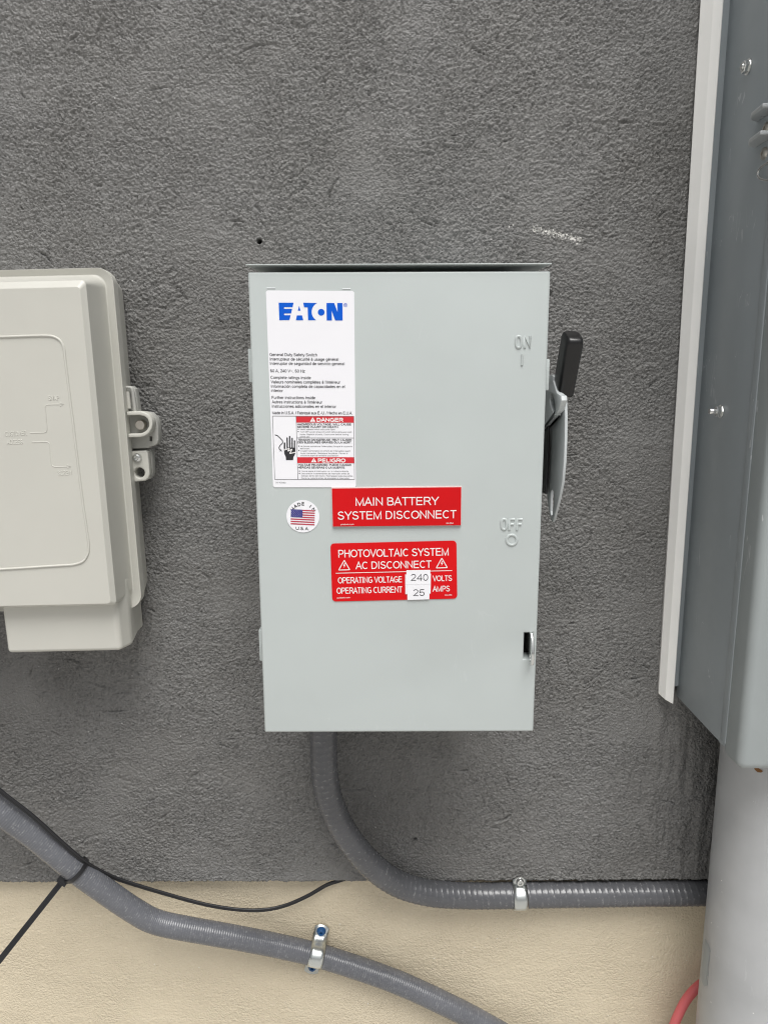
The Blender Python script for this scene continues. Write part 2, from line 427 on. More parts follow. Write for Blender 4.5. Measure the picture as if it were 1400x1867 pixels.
M['blue_screw'] = paint('blue_coated_screw', (0.012, 0.075, 0.21), 0.35, 0.1)
M['slot_shade'] = paint('interior_shade_black', (0.01, 0.01, 0.01), 0.8, 0.0)
M['lug'] = paint('dark_grey_lug', (0.42, 0.44, 0.45), 0.3, 0.04)
M['concrete'] = paint('pale_concrete', (0.45, 0.44, 0.42), 0.8, 0.15)
M['silicone'] = paint('translucent_sealant', (0.35, 0.34, 0.31), 0.3, 0.1)

def stucco_mat(name, base, dark, light, grain, bstr, bdist, scrape_col=None, pebble=0.6):
    m, nt, b = new_mat(name); co = coords(nt)
    warp = nt.nodes.new('ShaderNodeTexNoise'); warp.inputs['Scale'].default_value = 30; warp.inputs['Detail'].default_value = 2
    nt.links.new(co, warp.inputs['Vector'])
    add = nt.nodes.new('ShaderNodeVectorMath'); add.operation = 'MULTIPLY_ADD'
    nt.links.new(warp.outputs['Color'], add.inputs[0]); add.inputs[1].default_value = (0.008,) * 3; nt.links.new(co, add.inputs[2])
    wc = add.outputs[0]
    v = nt.nodes.new('ShaderNodeTexVoronoi'); v.feature = 'SMOOTH_F1'; v.inputs['Scale'].default_value = grain; v.inputs['Smoothness'].default_value = 0.5
    nt.links.new(wc, v.inputs['Vector'])
    v2 = nt.nodes.new('ShaderNodeTexVoronoi'); v2.feature = 'F1'; v2.inputs['Scale'].default_value = grain * 0.55
    nt.links.new(wc, v2.inputs['Vector'])
    g1 = mth(nt, 'SUBTRACT', 1.0, v.outputs['Distance'])
    g2 = noise(nt, co, grain * 1.7, 3, 0.65)
    drag = noise(nt, scaled(nt, wc, (0.7, 1, 1.1)), grain * 0.6, 3, 0.6, 0.2)
    h = mth(nt, 'ADD', mth(nt, 'MULTIPLY', g1, pebble), mth(nt, 'ADD', mth(nt, 'MULTIPLY', g2, 0.5), mth(nt, 'MULTIPLY', drag, 0.35)))
    # patches where the float pressed the grain flatter
    patch = maprange(nt, noise(nt, co, 11, 3), 0.35, 0.65, 0.55, 1.15)
    h = mth(nt, 'MULTIPLY', h, patch)
    nt.links.new(bump(nt, h, bstr, bdist), b.inputs['Normal'])
    tone = maprange(nt, noise(nt, co, 6, 6, 0.65), 0.3, 0.7, 0, 1)
    c = mixc(nt, tone, dark, base)
    c = mixc(nt, maprange(nt, noise(nt, co, grain * 1.1, 2), 0.56, 0.76, 0, 0.5), c, light)
    # rare pale sand grains that lost their paint
    v3 = nt.nodes.new('ShaderNodeTexVoronoi'); v3.inputs['Scale'].default_value = 190; nt.links.new(co, v3.inputs['Vector'])
    chip = mth(nt, 'MULTIPLY', mth(nt, 'LESS_THAN', v3.outputs['Distance'], 0.13), mth(nt, 'GREATER_THAN', v3.outputs['Color'], 0.93))
    c = mixc(nt, mth(nt, 'MULTIPLY', chip, 0.6), c, tuple(min(1, x * 2.2) for x in light))
    if scrape_col:
        at = nt.nodes.new('ShaderNodeAttribute'); at.attribute_name = 'scrape'
        s = mth(nt, 'GREATER_THAN', mth(nt, 'ADD', mth(nt, 'MULTIPLY', noise(nt, co, 520, 2), 1.0), mth(nt, 'MULTIPLY', at.outputs['Fac'], 0.42)), 0.87)
        c = mixc(nt, mth(nt, 'MULTIPLY', s, mth(nt, 'GREATER_THAN', at.outputs['Fac'], 0.03)), c, scrape_col)
        at2 = nt.nodes.new('ShaderNodeAttribute'); at2.attribute_name = 'hole_shade'
        c = mixc(nt, at2.outputs['Fac'], c, (0.015, 0.014, 0.013))  # shade inside the screw holes painted in as near-black colour
    nt.links.new(c, b.inputs['Base Color']); b.inputs['Roughness'].default_value = 0.5
    b.inputs['Specular IOR Level'].default_value = 0.5
    return m
M['dark_stucco'] = stucco_mat('charcoal_painted_stucco', (0.200, 0.199, 0.196), (0.165, 0.161, 0.154), (0.27, 0.268, 0.26), 430, 1.0, 0.0022, (0.62, 0.61, 0.58))
M['tan_stucco'] = stucco_mat('cream_painted_stucco', (0.66, 0.58, 0.435), (0.60, 0.52, 0.385), (0.73, 0.66, 0.53), 430, 0.8, 0.0014, None, 0.9)

# ------------------------------------------------------------------ wall relief
perm = rng.permutation(512); perm = np.concatenate([perm, perm])
ang = rng.uniform(0, 2 * np.pi, 1024); GX, GY = np.cos(ang), np.sin(ang)
def pn(x, y):
    xi = np.floor(x).astype(int); yi = np.floor(y).astype(int); xf = x - xi; yf = y - yi
    u = xf * xf * xf * (xf * (xf * 6 - 15) + 10); w = yf * yf * yf * (yf * (yf * 6 - 15) + 10)
    def g(ix, iy, fx, fy):
        h = perm[(perm[ix & 511] + iy) & 511]; return GX[h] * fx + GY[h] * fy
    a = g(xi, yi, xf, yf); b_ = g(xi + 1, yi, xf - 1, yf); c = g(xi, yi + 1, xf, yf - 1); d = g(xi + 1, yi + 1, xf - 1, yf - 1)
    return (a + u * (b_ - a)) * (1 - w) + (c + u * (d - c)) * w
def fbm(x, y, o=3):
    r = 0; a = 1.0
    for _ in range(o): r = r + a * pn(x, y); x = x * 2.03 + 17.1; y = y * 2.03 + 5.3; a *= 0.5
    return r
def axis_samples(lo, hi, dlo, dhi, step, coarse):
    a = np.arange(lo, dlo, coarse); b_ = np.arange(dlo, dhi, step); c = np.arange(dhi, hi + coarse, coarse)
    return np.concatenate([a, b_, c])
def grid_wall(name, xs, zs, yfun, mat, attrs=None, thick=0.02, slab_y=0.0):
    X, Z = np.meshgrid(xs, zs); Y = yfun(X, Z); nx, nz = len(xs), len(zs)
    co = np.stack([X, Y, Z], -1).reshape(-1, 3)
    i = np.arange((nz - 1) * nx).reshape(nz - 1, nx)[:, :-1].ravel()
    q = np.stack([i, i + 1, i + 1 + nx, i + nx], -1)
    # returns: bottom, top and side edges run back to slab_y
    n0 = len(co)
    per = np.concatenate([np.arange(nx), np.arange(1, nz) * nx + nx - 1, (nz - 1) * nx + np.arange(nx - 2, -1, -1), np.arange(nz - 2, 0, -1) * nx])
    back = co[per].copy(); back[:, 1] = slab_y
    m_ = len(per); j = np.arange(m_)
    rim = np.stack([per[j], n0 + j, n0 + (j + 1) % m_, per[(j + 1) % m_]], -1)
    co = np.concatenate([co, back]); q = np.concatenate([q, rim])
    me = bpy.data.meshes.new(name)
    me.vertices.add(len(co)); me.vertices.foreach_set('co', co.astype(np.float32).ravel())
    me.loops.add(q.size); me.loops.foreach_set('vertex_index', q.astype(np.int32).ravel())
    me.polygons.add(len(q)); me.polygons.foreach_set('loop_start', (np.arange(len(q)) * 4).astype(np.int32))
    me.polygons.foreach_set('use_smooth', np.ones(len(q), bool))
    me.update(calc_edges=True)
    if attrs:
        for k, fn in attrs.items():
            at = me.attributes.new(k, 'FLOAT', 'POINT')
            vals = np.concatenate([fn(X, Z).ravel(), np.zeros(m_)]); at.data.foreach_set('value', vals.astype(np.float32))
    return link(name, me, mat)

Z_EDGE = P(700, 1605, 0).z
HOLES = [(473, 440, 0.0016), (757, 1530, 0.0014), (700, 1571, 0.0016)]
HP = [(P(a, b, 0).x, P(a, b, 0).z, r) for a, b, r in HOLES]
def wall_relief(X, Z):
    wx = X + 0.018 * fbm(X * 14, Z * 14, 2); wz = Z + 0.012 * fbm(X * 13 + 40, Z * 13, 2)
    swirl = fbm(wx * 22, wz * 70, 3)                      # float drags, mostly level
    swirl2 = fbm((wx + wz) * 40, (wz - wx) * 75, 2)
    gate = np.clip(fbm(X * 7 + 9, Z * 7 + 3, 2) * 2.2 + 0.5, 0, 1)
    ridge = (1 - np.abs(np.clip(swirl * 2.4, -1, 1))) ** 3
    cut = np.clip(ridge - 0.25, 0, 1) * gate
    gx, gz = wx + 0.002 * fbm(X * 90, Z * 90, 1), wz
    grain = 0.95 * pn(gx * 480, gz * 500) + 0.22 * pn(gx * 250 + 31, gz * 265 + 8) + 0.42 * rng.standard_normal(X.shape)
    grain = np.where(grain < 0, grain * 1.25, grain)
    pit = np.clip(pn(gx * 150 + 11, gz * 160 + 5) - 0.42, 0, 1) * np.clip(pn(X * 12, Z * 12) * 3 + 0.6, 0, 1)
    lump = np.clip(fbm(gx * 120 + 3, gz * 130 + 77, 2) - 0.48, 0, 1)
    nl = pn(wx * 24 + 50, wz * 34 + 9); g2_ = np.clip(pn(X * 17 + 70, Z * 20 + 33) * 3.2 - 0.55, 0, 1)
    nl2 = pn(wx * 38 + 5, wz * 30 + 90); g3_ = np.clip(pn(X * 21 + 7, Z * 18 + 133) * 3.2 - 0.7, 0, 1)
    crease = np.exp(-(nl / 0.035) ** 2) * g2_ + 0.8 * np.exp(-(nl2 / 0.038) ** 2) * g3_
    lip = np.exp(-((nl + 0.10) / 0.06) ** 2) * g2_
    h = -0.0009 * crease + 0.0004 * lip + 0.0011 * fbm(X * 5, Z * 5, 3) + 0.00030 * swirl + 0.0002 * swirl2 * (1 - gate) - 0.0006 * cut - 0.0045 * pit + 0.00112 * grain * (1 - 0.5 * np.clip(fbm(X * 9 + 60, Z * 12, 2) * 2, 0, 1)) + 0.0034 * lump
    # hand patched, rougher render beside and under the cabinet
    rough = np.clip((X - 0.255) / 0.05, 0, 1) * np.clip((CAM_Z - 0.33 - Z) / 0.03, 0, 1)
    h = h + rough * (0.0030 * fbm(X * 75, Z * 14, 3) + 0.004 * np.clip(fbm(X * 28 + 7, Z * 5 + 2, 2), 0, 1))
    # thick skin where the coat ends, above the weep edge
    h = h + 0.0012 * np.exp(-((Z - Z_EDGE) / 0.006) ** 2) * (0.6 + fbm(X * 120, Z * 60, 2))
    # short drag marks left by coarse sand grains under the float
    r2 = np.random.default_rng(5); ax_, az_ = X[0], Z[:, 0]
    for _ in range(330):
        x0, z0 = r2.uniform(-0.46, 0.40), r2.uniform(Z_EDGE + 0.01, CAM_Z + 0.36)
        th = r2.normal(0, 0.5) + (1.2 if r2.random() < 0.15 else 0) + 2.0 * pn(np.array(x0 * 4), np.array(z0 * 4)); L = r2.gamma(2.2, 0.0028) + 0.002
        wd = r2.uniform(0.0006, 0.0011); dp = r2.uniform(0.0008, 0.0028); bend = r2.normal(0, 18)
        i0, i1 = np.searchsorted(ax_, (x0 - L - .004, x0 + L + .004)); j0, j1 = np.searchsorted(az_, (z0 - L - .004, z0 + L + .004))
        if i1 - i0 < 3 or j1 - j0 < 3: continue
        xx, zz = X[j0:j1, i0:i1] - x0, Z[j0:j1, i0:i1] - z0
        u_ = xx * math.cos(th) + zz * math.sin(th); v_ = -xx * math.sin(th) + zz * math.cos(th) - bend * u_ * u_ + 0.0008 * pn(X[j0:j1, i0:i1] * 350, Z[j0:j1, i0:i1] * 350)
        fade = np.clip(1 - (u_ / L) ** 2, 0, 1)
        h[j0:j1, i0:i1] += fade * (-dp * np.exp(-(v_ / wd) ** 2) + 0.35 * dp * np.exp(-((v_ + 1.7 * wd) / wd) ** 2))
    for hx, hz, r in HP:
        d = np.hypot(X - hx, Z - hz); h = h - 0.012 * np.clip(1.6 - d / r, 0, 1) + 0.0008 * np.exp(-((d - 2.2 * r) / (0.6 * r)) ** 2)
    return h
def wall_y(X, Z):
    y = -wall_relief(X, Z)
    return y
A_, B_ = P(975, 418, 0), P(1055, 437, 0)
def seg_mask(a, b, w):
    a2 = np.array([a.x, a.z]); d = np.array([b.x - a.x, b.z - a.z]); L = d @ d
    def fn(X, Z):
        t = np.clip(((X - a2[0]) * d[0] + (Z - a2[1]) * d[1]) / L, 0, 1)
        dist = np.hypot(X - a2[0] - t * d[0], Z - a2[1] - t * d[1])
        return np.clip(1 - dist / w, 0, 1)
    return fn
masks = [seg_mask(A_, B_, 0.0085), seg_mask(P(245, 215, 0), P(292, 232, 0), 0.005), seg_mask(P(925, 414, 0), P(940, 410, 0), 0.004)]
def scrape(X, Z): return np.maximum.reduce([m_(X, Z) * k for m_, k in zip(masks, (1.05, 0.5, 0.7))])
def hole_shade(X, Z): return np.maximum.reduce([np.clip(1.7 - np.hypot(X - a, Z - b) / r, 0, 1) for a, b, r in HP])
xs = axis_samples(-3.0, 1.6, -0.49, 0.41, 0.00105, 0.08)
zs = axis_samples(Z_EDGE, 3.2, Z_EDGE, CAM_Z + 0.365, 0.00105, 0.08)
edge_j = 0.0016 * fbm(xs * 60, xs * 0 + 3.3, 3)
wall = grid_wall('stucco_wall', xs, zs, wall_y, M['dark_stucco'], {'scrape': scrape, 'hole_shade': hole_shade}, slab_y=0.026)
me = wall.data; nx = len(xs)
co = np.empty(len(me.vertices) * 3, np.float32); me.vertices.foreach_get('co', co); co = co.reshape(-1, 3)
n_g = nx * len(zs)
co[:nx, 2] += edge_j; co[n_g:n_g + nx, 2] += edge_j
me.vertices.foreach_set('co', co.ravel()); me.update()
tag(wall, 'charcoal painted rough stucco house wall behind the grey boxes', 'wall')

def tan_y(X, Z):
    return 0.016 - (0.0008 * fbm(X * 5, Z * 5, 3) + 0.0006 * fbm(X * 350, Z * 360, 2) + 0.0004 * fbm(X * 30, Z * 60, 2))
xs2 = axis_samples(-3.0, 1.6, -0.55, 0.5, 0.0014, 0.08)
zs2 = axis_samples(0.0, Z_EDGE + 0.02, CAM_Z - 0.86, Z_EDGE + 0.02, 0.0014, 0.05)
zs2 = zs2[zs2 <= Z_EDGE + 0.021]
tanw = grid_wall('foundation_wall', xs2, zs2, tan_y, M['tan_stucco'], slab_y=0.2)
tag(tanw, 'cream painted foundation wall below the charcoal stucco edge', 'wall')

g = box('ground', -30, 30, -40, 3, -0.3, 0.0, M['concrete']); g['kind'] = 'structure'

# ------------------------------------------------------------------ safety switch
YD = -0.175                                    # door front
tl, tr = P(452.5, 495, YD), P(1003.5, 495, YD); bl, br = P(482, 1335.5, YD), P(972, 1334, YD)
DX0, DX1 = (tl.x + bl.x) / 2, (tr.x + br.x) / 2
DZ1, DZ0 = (tl.z + tr.z) / 2, (bl.z + br.z) / 2
print('door', DX0, DX1, DZ0 - CAM_Z, DZ1 - CAM_Z, [round(v.x, 4) for v in (tl, bl, tr, br)])
sw = root('safety_switch', 'pale grey steel disconnect switch box with red placards and black grip handle', 'switch box', (DX0 / 2 + DX1 / 2, 0, DZ0))
s0 = P(955.5, 1154, YD); s1 = P(969, 1202, YD)
slot = [(s0.x, s0.z), (s1.x, s0.z), (s1.x, s1.z), (s0.x, s1.z)]
door = plate('door', rrect(DX0, DX1, DZ0, DZ1, 0.0012, 2), [slot], YD, 0.016, 'Y', M['switch'], sw, bev=0.0015, bres=3)
box('enclosure_body', DX0 + 0.004, DX1 - 0.013, YD + 0.0165, -0.002, DZ0 + 0.003, DZ1 - 0.001, M['switch_body'], sw, 0.001)
# drip hood: level sheet with a thin front lip, ends mitred
HZ = P(728, 480.5, YD - 0.002).z
hx0, hx1 = P(448.5, 481, YD).x, P(1005, 479, YD).x
hood_prof = [(hx0, YD - 0.002), (hx1, YD - 0.002), (hx1 - 0.004, YD + 0.03), (hx1 - 0.004, -0.002), (hx0 + 0.004, -0.002), (hx0 + 0.004, YD + 0.03)]
n_ = len(hood_prof)
hv = [(x, y, HZ + (0.004 if y > YD + 0.1 else 0)) for x, y in hood_prof] + [(x, y, HZ - 0.0008 + (0.004 if y > YD + 0.1 else 0)) for x, y in hood_prof]
hf = [tuple(range(n_)), tuple(reversed(range(n_, 2 * n_)))] + [(i, i + n_, (i + 1) % n_ + n_, (i + 1) % n_) for i in range(n_)]
hood = link('drip_hood', mesh('drip_hood', hv, hf), M['switch'], sw); bevel(hood, 0.0004, 2)
# hinge knuckles on the left edge
for (xa, ya, xb, yb) in ((453.5, 636, 461, 697), (473, 1146, 479, 1202)):
    a = P(xa, ya, YD + 0.012); b_ = P(xb, yb, YD + 0.012)
    box('hinge', a.x, DX0 + 0.002, YD + 0.008, YD + 0.022, b_.z, a.z, M['switch'], sw, 0.0008)
# side tab and hinge leaf at the right edge
a = P(1000.8, 655, YD + 0.006); b_ = P(1000, 712, YD + 0.006)
box('door_tab', DX1 - 0.001, a.x, YD + 0.003, YD + 0.02, b_.z, a.z, M['switch'], sw, 0.001)
# handle
def yz(pts, X): return [(PX(a, b, X).y, PX(a, b, X).z) for a, b in pts]
XB = 0.1400
blade_f = [(1031, 728), (1032, 760), (1031.5, 800), (1030, 840), (1026.5, 880), (1020, 912), (1014, 936), (1010.5, 949), (1008.5, 952)]
blade_b = [(1006, 947), (1003.5, 936), (1001.5, 925), (999, 905)]
bp = yz(blade_f, XB) + yz(blade_b, XB)
bp += yz([(1001, 860), (1002, 800), (1003, 760)], XB) + [(-0.13, CAM_Z + 0.004)]
slot_b = yz([(1008.5, 892), (1011, 897), (1011, 920), (1009, 938), (1006.5, 940), (1005, 932), (1005.3, 905), (1006.5, 895)], XB)
plate('handle_blade', bp, [slot_b], XB, 0.0022, 'X', M['handle_metal'], sw, bev=0.0005, bres=1)
br_ = yz([(1006, 902), (998, 900), (980, 905)], XB) 
plate('gap_plate', [(-0.020, CAM_Z - 0.012), (-0.020, br_[2][1]), (br_[2][0] + 0.03, br_[1][1]), (br_[0][0] + 0.004, br_[0][1]), (-0.128, CAM_Z - 0.06), (-0.128, CAM_Z - 0.012)], [], XB - 0.0040, 0.002, 'X', M['black_plastic'], sw, bev=0.0004, bres=1)  # black plate filling the gap between box and blade
XL = 0.1335
lev = yz([(1001, 684), (1007, 683), (1009.5, 687), (1009, 694), (1012, 704), (1016, 716), (1024, 722), (1024.5, 730), (1020, 747), (998, 771)], XL)
lev = lev + [(lev[-1][0] + 0.05, lev[-1][1] - 0.02), (lev[0][0] + 0.04, lev[0][1] - 0.01)]
lev_hole = yz([(1006.5, 717), (1009.5, 722), (1012.5, 735), (1013.5, 747), (1012, 757), (1009, 752), (1004.5, 740), (1003, 727), (1004, 719)], XL)
plate('handle_lever', lev, [lev_hole], XL + 0.0016, 0.0046, 'X', M['handle_metal'], sw, bev=0.0006, bres=1)
lathe('handle_pivot', [(0.010, 0), (0.010, 0.022), (0.009, 0.023)], (DX1 - 0.014, -0.055, CAM_Z - 0.045), (1, 0, 0), M['switch_body'], sw)
# grip: swept rounded section leaning forward at the top
gb, gt = Vector((0.1405, -0.1510, CAM_Z - 0.0085)), Vector((0.1422, -0.1685, CAM_Z + 0.0345))
ax = (gt - gb).normalized(); side = Vector((1, 0, 0)); side = (side - ax * side.dot(ax)).normalized(); fwd = side.cross(ax)
gv, gf = [], []; K = 32
secs = [(0, 0.90, 0.90), (0.02, 0.98, 0.98), (0.06, 1, 1), (0.5, 1.01, 1.0), (0.86, 1.03, 1.0), (0.93, 1.0, 0.96), (0.975, 0.93, 0.86), (1.0, 0.80, 0.68)]
for t, sx, sy in secs:
    c = gb.lerp(gt, t)
    for k in range(K):
        a = 2 * math.pi * k / K; e = 0.42
        ca, sa = math.cos(a), math.sin(a)
        gv.append(c + side * (math.copysign(abs(ca) ** e, ca) * 0.0066 * sx) + fwd * (math.copysign(abs(sa) ** e, sa) * 0.0115 * sy))
for i in range(len(secs) - 1):
    for k in range(K): gf.append((i * K + k, i * K + (k + 1) % K, (i + 1) * K + (k + 1) % K, (i + 1) * K + k))
gf.append(tuple(reversed(range(K)))); gf.append(tuple((len(secs) - 1) * K + k for k in range(K)))
grip = link('handle_grip', mesh('handle_grip', gv, gf), M['black_rubber'], sw); smooth_angle(grip, 50)
# door latch: chromed hasp through the slot
XLt = P(966.5, 1180, YD).x
zt, zb = P(966, 1157, YD - 0.006).z, P(966, 1216, YD - 0.008).z
hasp = [(YD + 0.012, zt), (YD - 0.004, zt), (YD - 0.0075, zt - 0.004), (YD - 0.0105, (zt + zb) / 2), (YD - 0.0115, zb + 0.008), (YD - 0.0095, zb + 0.002), (YD - 0.006, zb),
        (YD - 0.002, zb + 0.003), (YD - 0.0012, zb + 0.008), (YD + 0.012, zb + 0.009)]
hole_h = circ(YD - 0.006, zb + 0.0065, 0.0026, 12)
plate('latch', hasp, [hole_h], XLt, 0.0026, 'X', M['steel'], sw, bev=0.0008, bres=2)
box('slot_shade_sheet', s0.x - 0.004, s1.x + 0.004, YD + 0.0161, YD + 0.0164, s1.z - 0.004, s0.z + 0.004, M['slot_shade'], sw)  # thin black sheet standing in for the shade inside the box
# embossed marks
def emboss(name, pieces, Y, r, mat, parent):
    return emboss3(name, [[P(a, b, Y) for a, b in pts] + ([P(*pts[0], Y)] if closed else []) for pts, closed in pieces], Y, r, mat, parent)
def emboss3(name, lines_, Y, r, mat, parent, flat=0.75):
    cu = bpy.data.curves.new('c', 'CURVE'); cu.dimensions = '3D'; cu.bevel_depth = r; cu.bevel_resolution = 2; cu.use_fill_caps = True
    for pts in lines_:
        sp = cu.splines.new('POLY'); sp.points.add(len(pts) - 1)
        for q, p in zip(sp.points, pts): q.co = (p.x, p.y, p.z, 1)
    t = bpy.data.objects.new('t', cu); me = bpy.data.meshes.new_from_object(t); bpy.data.objects.remove(t); bpy.data.curves.remove(cu)
    for v in me.vertices: v.co.y = Y + (v.co.y - Y) * flat
    me.name = name
    return link(name, me, mat, parent, smooth=True)
def oval(cx, cy, rx, ry, n=20, e=0.8):
    o = []
    for i in range(n):
        a = 2 * math.pi * i / n; c, s = math.cos(a), math.sin(a)
        o.append((cx + rx * math.copysign(abs(c) ** e, c), cy + ry * math.copysign(abs(s) ** e, s)))
    return o
emboss('embossed_on_mark', [(oval(945, 623.5, 4.8, 10.5), True), ([(956, 634), (956, 613), (965.5, 634), (966, 613)], False),
                            ([(952, 646), (951, 666)], False)], YD, 0.0011, M['switch'], sw)
emboss('embossed_off_mark', [(oval(918.5, 956, 4.6, 9.5), True), ([(928, 966.5), (929, 947), (938, 947)], False), ([(929, 956), (936, 956)], False),
                             ([(942, 966.5), (943, 947), (952, 947)], False), ([(943, 956), (950, 956)], False),
                             (oval(932.5, 984.5, 9.3, 9.3, 24, 1), True)], YD, 0.0011, M['switch'], sw)
for q in ([(487, 525.6), (502, 525.6)], [(624, 526.8), (639, 526.8)]): emboss('door_crease', [(q, False)], YD + 0.0001, 0.0006, M['handle_metal'], sw)

# ---- product label
YL = YD - 0.0004
lab = pxs([(488, 529.5), (643, 530.5), (645.7, 533), (649, 885), (646.5, 888.5), (501, 888.5), (498, 886), (485, 532)], YL)
label = plate('product_label', lab, [], YL, 0.0003, 'Y', M['white_print'], sw)
YI = YL - 0.00012
def q7(pts, ox=470, oy=510): return [(ox + a / 7, oy + b / 7) for a, b in pts]
lg = Print(YI)
E_ = [(268, 293), (458, 293), (445, 350), (342, 350), (335, 356), (335, 366), (342, 372), (439, 372), (426, 430), (342, 430), (337, 436), (337, 448), (343, 453), (420, 453), (405, 515), (276, 517)]
lg.poly(q7(E_)); lg.poly(q7([(529, 332), (547, 395), (512, 395)])); lg.poly(q7([(500, 455), (566, 455), (582, 517), (487, 517)]))
arc = [(815 - 127 * math.cos(t), 410 - 127 * math.sin(t)) for t in np.linspace(math.radians(63), math.radians(-57), 14)]
lg.poly(q7([(580, 293)] + arc + [(643, 517), (637, 352), (592, 352)]))
lg.poly(q7([(810 + 43 * math.cos(t), 415 + 43 * math.sin(t)) for t in np.linspace(0, 2 * math.pi, 25)[:-1]]))
lg.poly(q7([(877, 297), (975, 297), (1018, 412), (1015, 297), (1081, 297), (1084, 520), (988, 520), (943, 395), (947, 520), (880, 520)]))
lg.text('R', (628.2, 558), (631.6, 558), 3.8, 0.16)
for k in range(16):
    t0, t1 = k * math.pi / 8, (k + 1) * math.pi / 8; seg_(lg, (629.9 + 3.2 * math.cos(t0), 556.2 + 3.2 * math.sin(t0)), (629.9 + 3.2 * math.cos(t1), 556.2 + 3.2 * math.sin(t1)), 0.6)
lg.make('logo', M['blue_ink'], label)
tx = Print(YI)
lines = [('General Duty Safety Switch', 492.2, 649, 578), ('Interrupteur de sécurité à usage général', 492.8, 657.2, 616.8), ('Interruptor de seguridad de servicio general', 493, 665.2, 627.8),
         ('60 A, 240 V~, 60 Hz', 493.3, 678.6, 556), ('Complete ratings inside', 494, 690.7, 566.5), ('Valeurs nominales complètes à l\'intérieur', 494.3, 698.9, 620.3),
         ('Información completa de capacidades en el', 494.8, 706.9, 628.3), ('interior', 495, 714.3, 516), ('Further instructions inside', 496, 727.2, 574.6),
         ('Autres instructions à l\'intérieur', 496.2, 735.3, 587.6), ('Instrucciones adicionales en el interior', 496.5, 743.2, 612.8),
         ('Made in U.S.A. / Fabriqué aux É.-U. / Hecho en E.U.A.', 497, 755.2, 642)]
for s_, xa, yb, xb in lines: tx.text(s_, (xa, yb), (xb, yb + 0.6), 5.3, 0.15)
tx.make('lettering', M['black_ink'], label)
sm = Print(YI)
def t7(s_, x, y, x2, cap, bold): sm.text(s_, (470 + x / 7, 700 + y / 7), (470 + x2 / 7, 700 + y / 7 + 0.3), cap / 7, bold)
for s_, x, y, x2 in [('HAZARDOUS VOLTAGE. WILL CAUSE', 508, 527, 1190), ('SEVERE INJURY OR DEATH.', 508, 560, 1030), ('TENSION DANGEREUSE. PEUT CAUSER', 515, 725, 1197), ('DES BLESSURES GRAVES OU LA MORT.', 513, 757, 1197),
                     ('VOLTAJE PELIGROSO. PUEDE CAUSAR', 520, 1044, 1190), ('HERIDAS SEVERAS O LA MUERTE.', 518, 1078, 1115)]: t7(s_, x, y, x2, 24, 0.22)
for s_, x, y, x2 in [('Never operate switch with cover open.', 542, 588, 992), ('Turn OFF power ahead of switch before doing any work', 542, 620, 1200), ('inside. Replace all parts. Close cover before turning', 542, 652, 1157), ('power ON.', 542, 680, 666),
                     ('Ne jamais manœuvrer l\'interrupteur lorsque le couvercle', 545, 804, 1205), ('est ouvert.', 545, 832, 665), ('Couper l\'alimentation en amont de l\'interrupteur avant', 548, 862, 1180),
                     ('toute intervention. Remplacer les pièces. Fermer le', 548, 893, 1147), ('couvercle avant de remettre sous tension.', 548, 922, 1035),
                     ('Nunca opere el interruptor con la cubierta abierta.', 557, 1121, 1160), ('Desconectar la alimentación del interruptor antes de', 557, 1152, 1168), ('trabajar dentro del mismo. Reemplazar todas las partes.', 557, 1181, 1215),
                     ('Cerrar la cubierta antes de energizar el interruptor.', 557, 1210, 1170), ('30-43080', 228, 1267, 357)]: t7(s_, x, y, x2, 18, 0.12)
for x, y in ((518, 578), (518, 608), (525, 793), (527, 848), (533, 1112), (533, 1142)):
    sm.poly([(470 + (x + 8 * math.cos(t)) / 7, 700 + (y + 8 * math.sin(t)) / 7) for t in np.linspace(0, 2 * math.pi, 9)[:-1]])
for a, b_ in (((190, 410), (1228, 414)), ((190, 410), (218, 1220)), ((218, 1220), (1235, 1220)), ((1226, 414), (1234, 1220)), ((490, 412), (513, 1220)), ((500, 688), (1228, 690))):
    seg_(sm, c7(*a), c7(*b_), 0.75)
sm.make('lettering', M['grey_ink'], label, label='small black danger text in three languages with its ruled frame')
bnd = Print(YI - 0.00002)
bnd.poly([c7(492, 416), c7(1224, 416), c7(1226, 495), c7(494, 493)]); bnd.make('danger_band', M['red_ink'], label)
bnd = Print(YI - 0.00002); bnd.poly([c7(506, 935), c7(1227, 935), c7(1229, 1012), c7(508, 1010)])
bnd.make('danger_band', M['red_ink'], label)
for s_, x, y, x2, tx_ in (('DANGER', 760, 482, 1088, 702), ('PELIGRO', 775, 1000, 1115, 715)):
    wh = Print(YI - 0.0001)
    wh.text(s_, c7(x, y), c7(x2, y), 6.6, 0.24); wh.poly([c7(tx_, y - 56), c7(tx_ + 36, y), c7(tx_ - 36, y)]); wh.make('lettering', M['white_ink'], label)
for x, y in ((702, 482), (715, 1000)):
    ex = Print(YI - 0.00016); ex.poly([c7(x - 4, y - 38), c7(x + 4, y - 38), c7(x + 2, y - 16), c7(x - 2, y - 16)]); ex.poly([c7(x - 3, y - 11), c7(x + 3, y - 11), c7(x + 3, y - 5), c7(x - 3, y - 5)]); ex.make('warning_mark', M['red_ink'], label)
hd = Print(YI)
for fx0, fy0, fx1, fy1, w in ((343, 820, 343, 755, 20), (378, 820, 376, 690, 18), (410, 820, 408, 672, 18), (440, 820, 440, 695, 17), (470, 830, 471, 728, 17)):
    a, b_ = c7(fx0, fy0), c7(fx1, fy1); seg_(hd, a, b_, w / 7)
    hd.poly([(b_[0] + w / 14 * math.cos(t), b_[1] + w / 14 * math.sin(t)) for t in np.linspace(0, 2 * math.pi, 11)[:-1]])
hd.poly([c7(*q) for q in ((334, 808), (362, 835), (376, 812), (480, 812), (482, 880), (472, 905), (455, 935), (452, 972), (362, 972), (358, 930), (340, 890))])
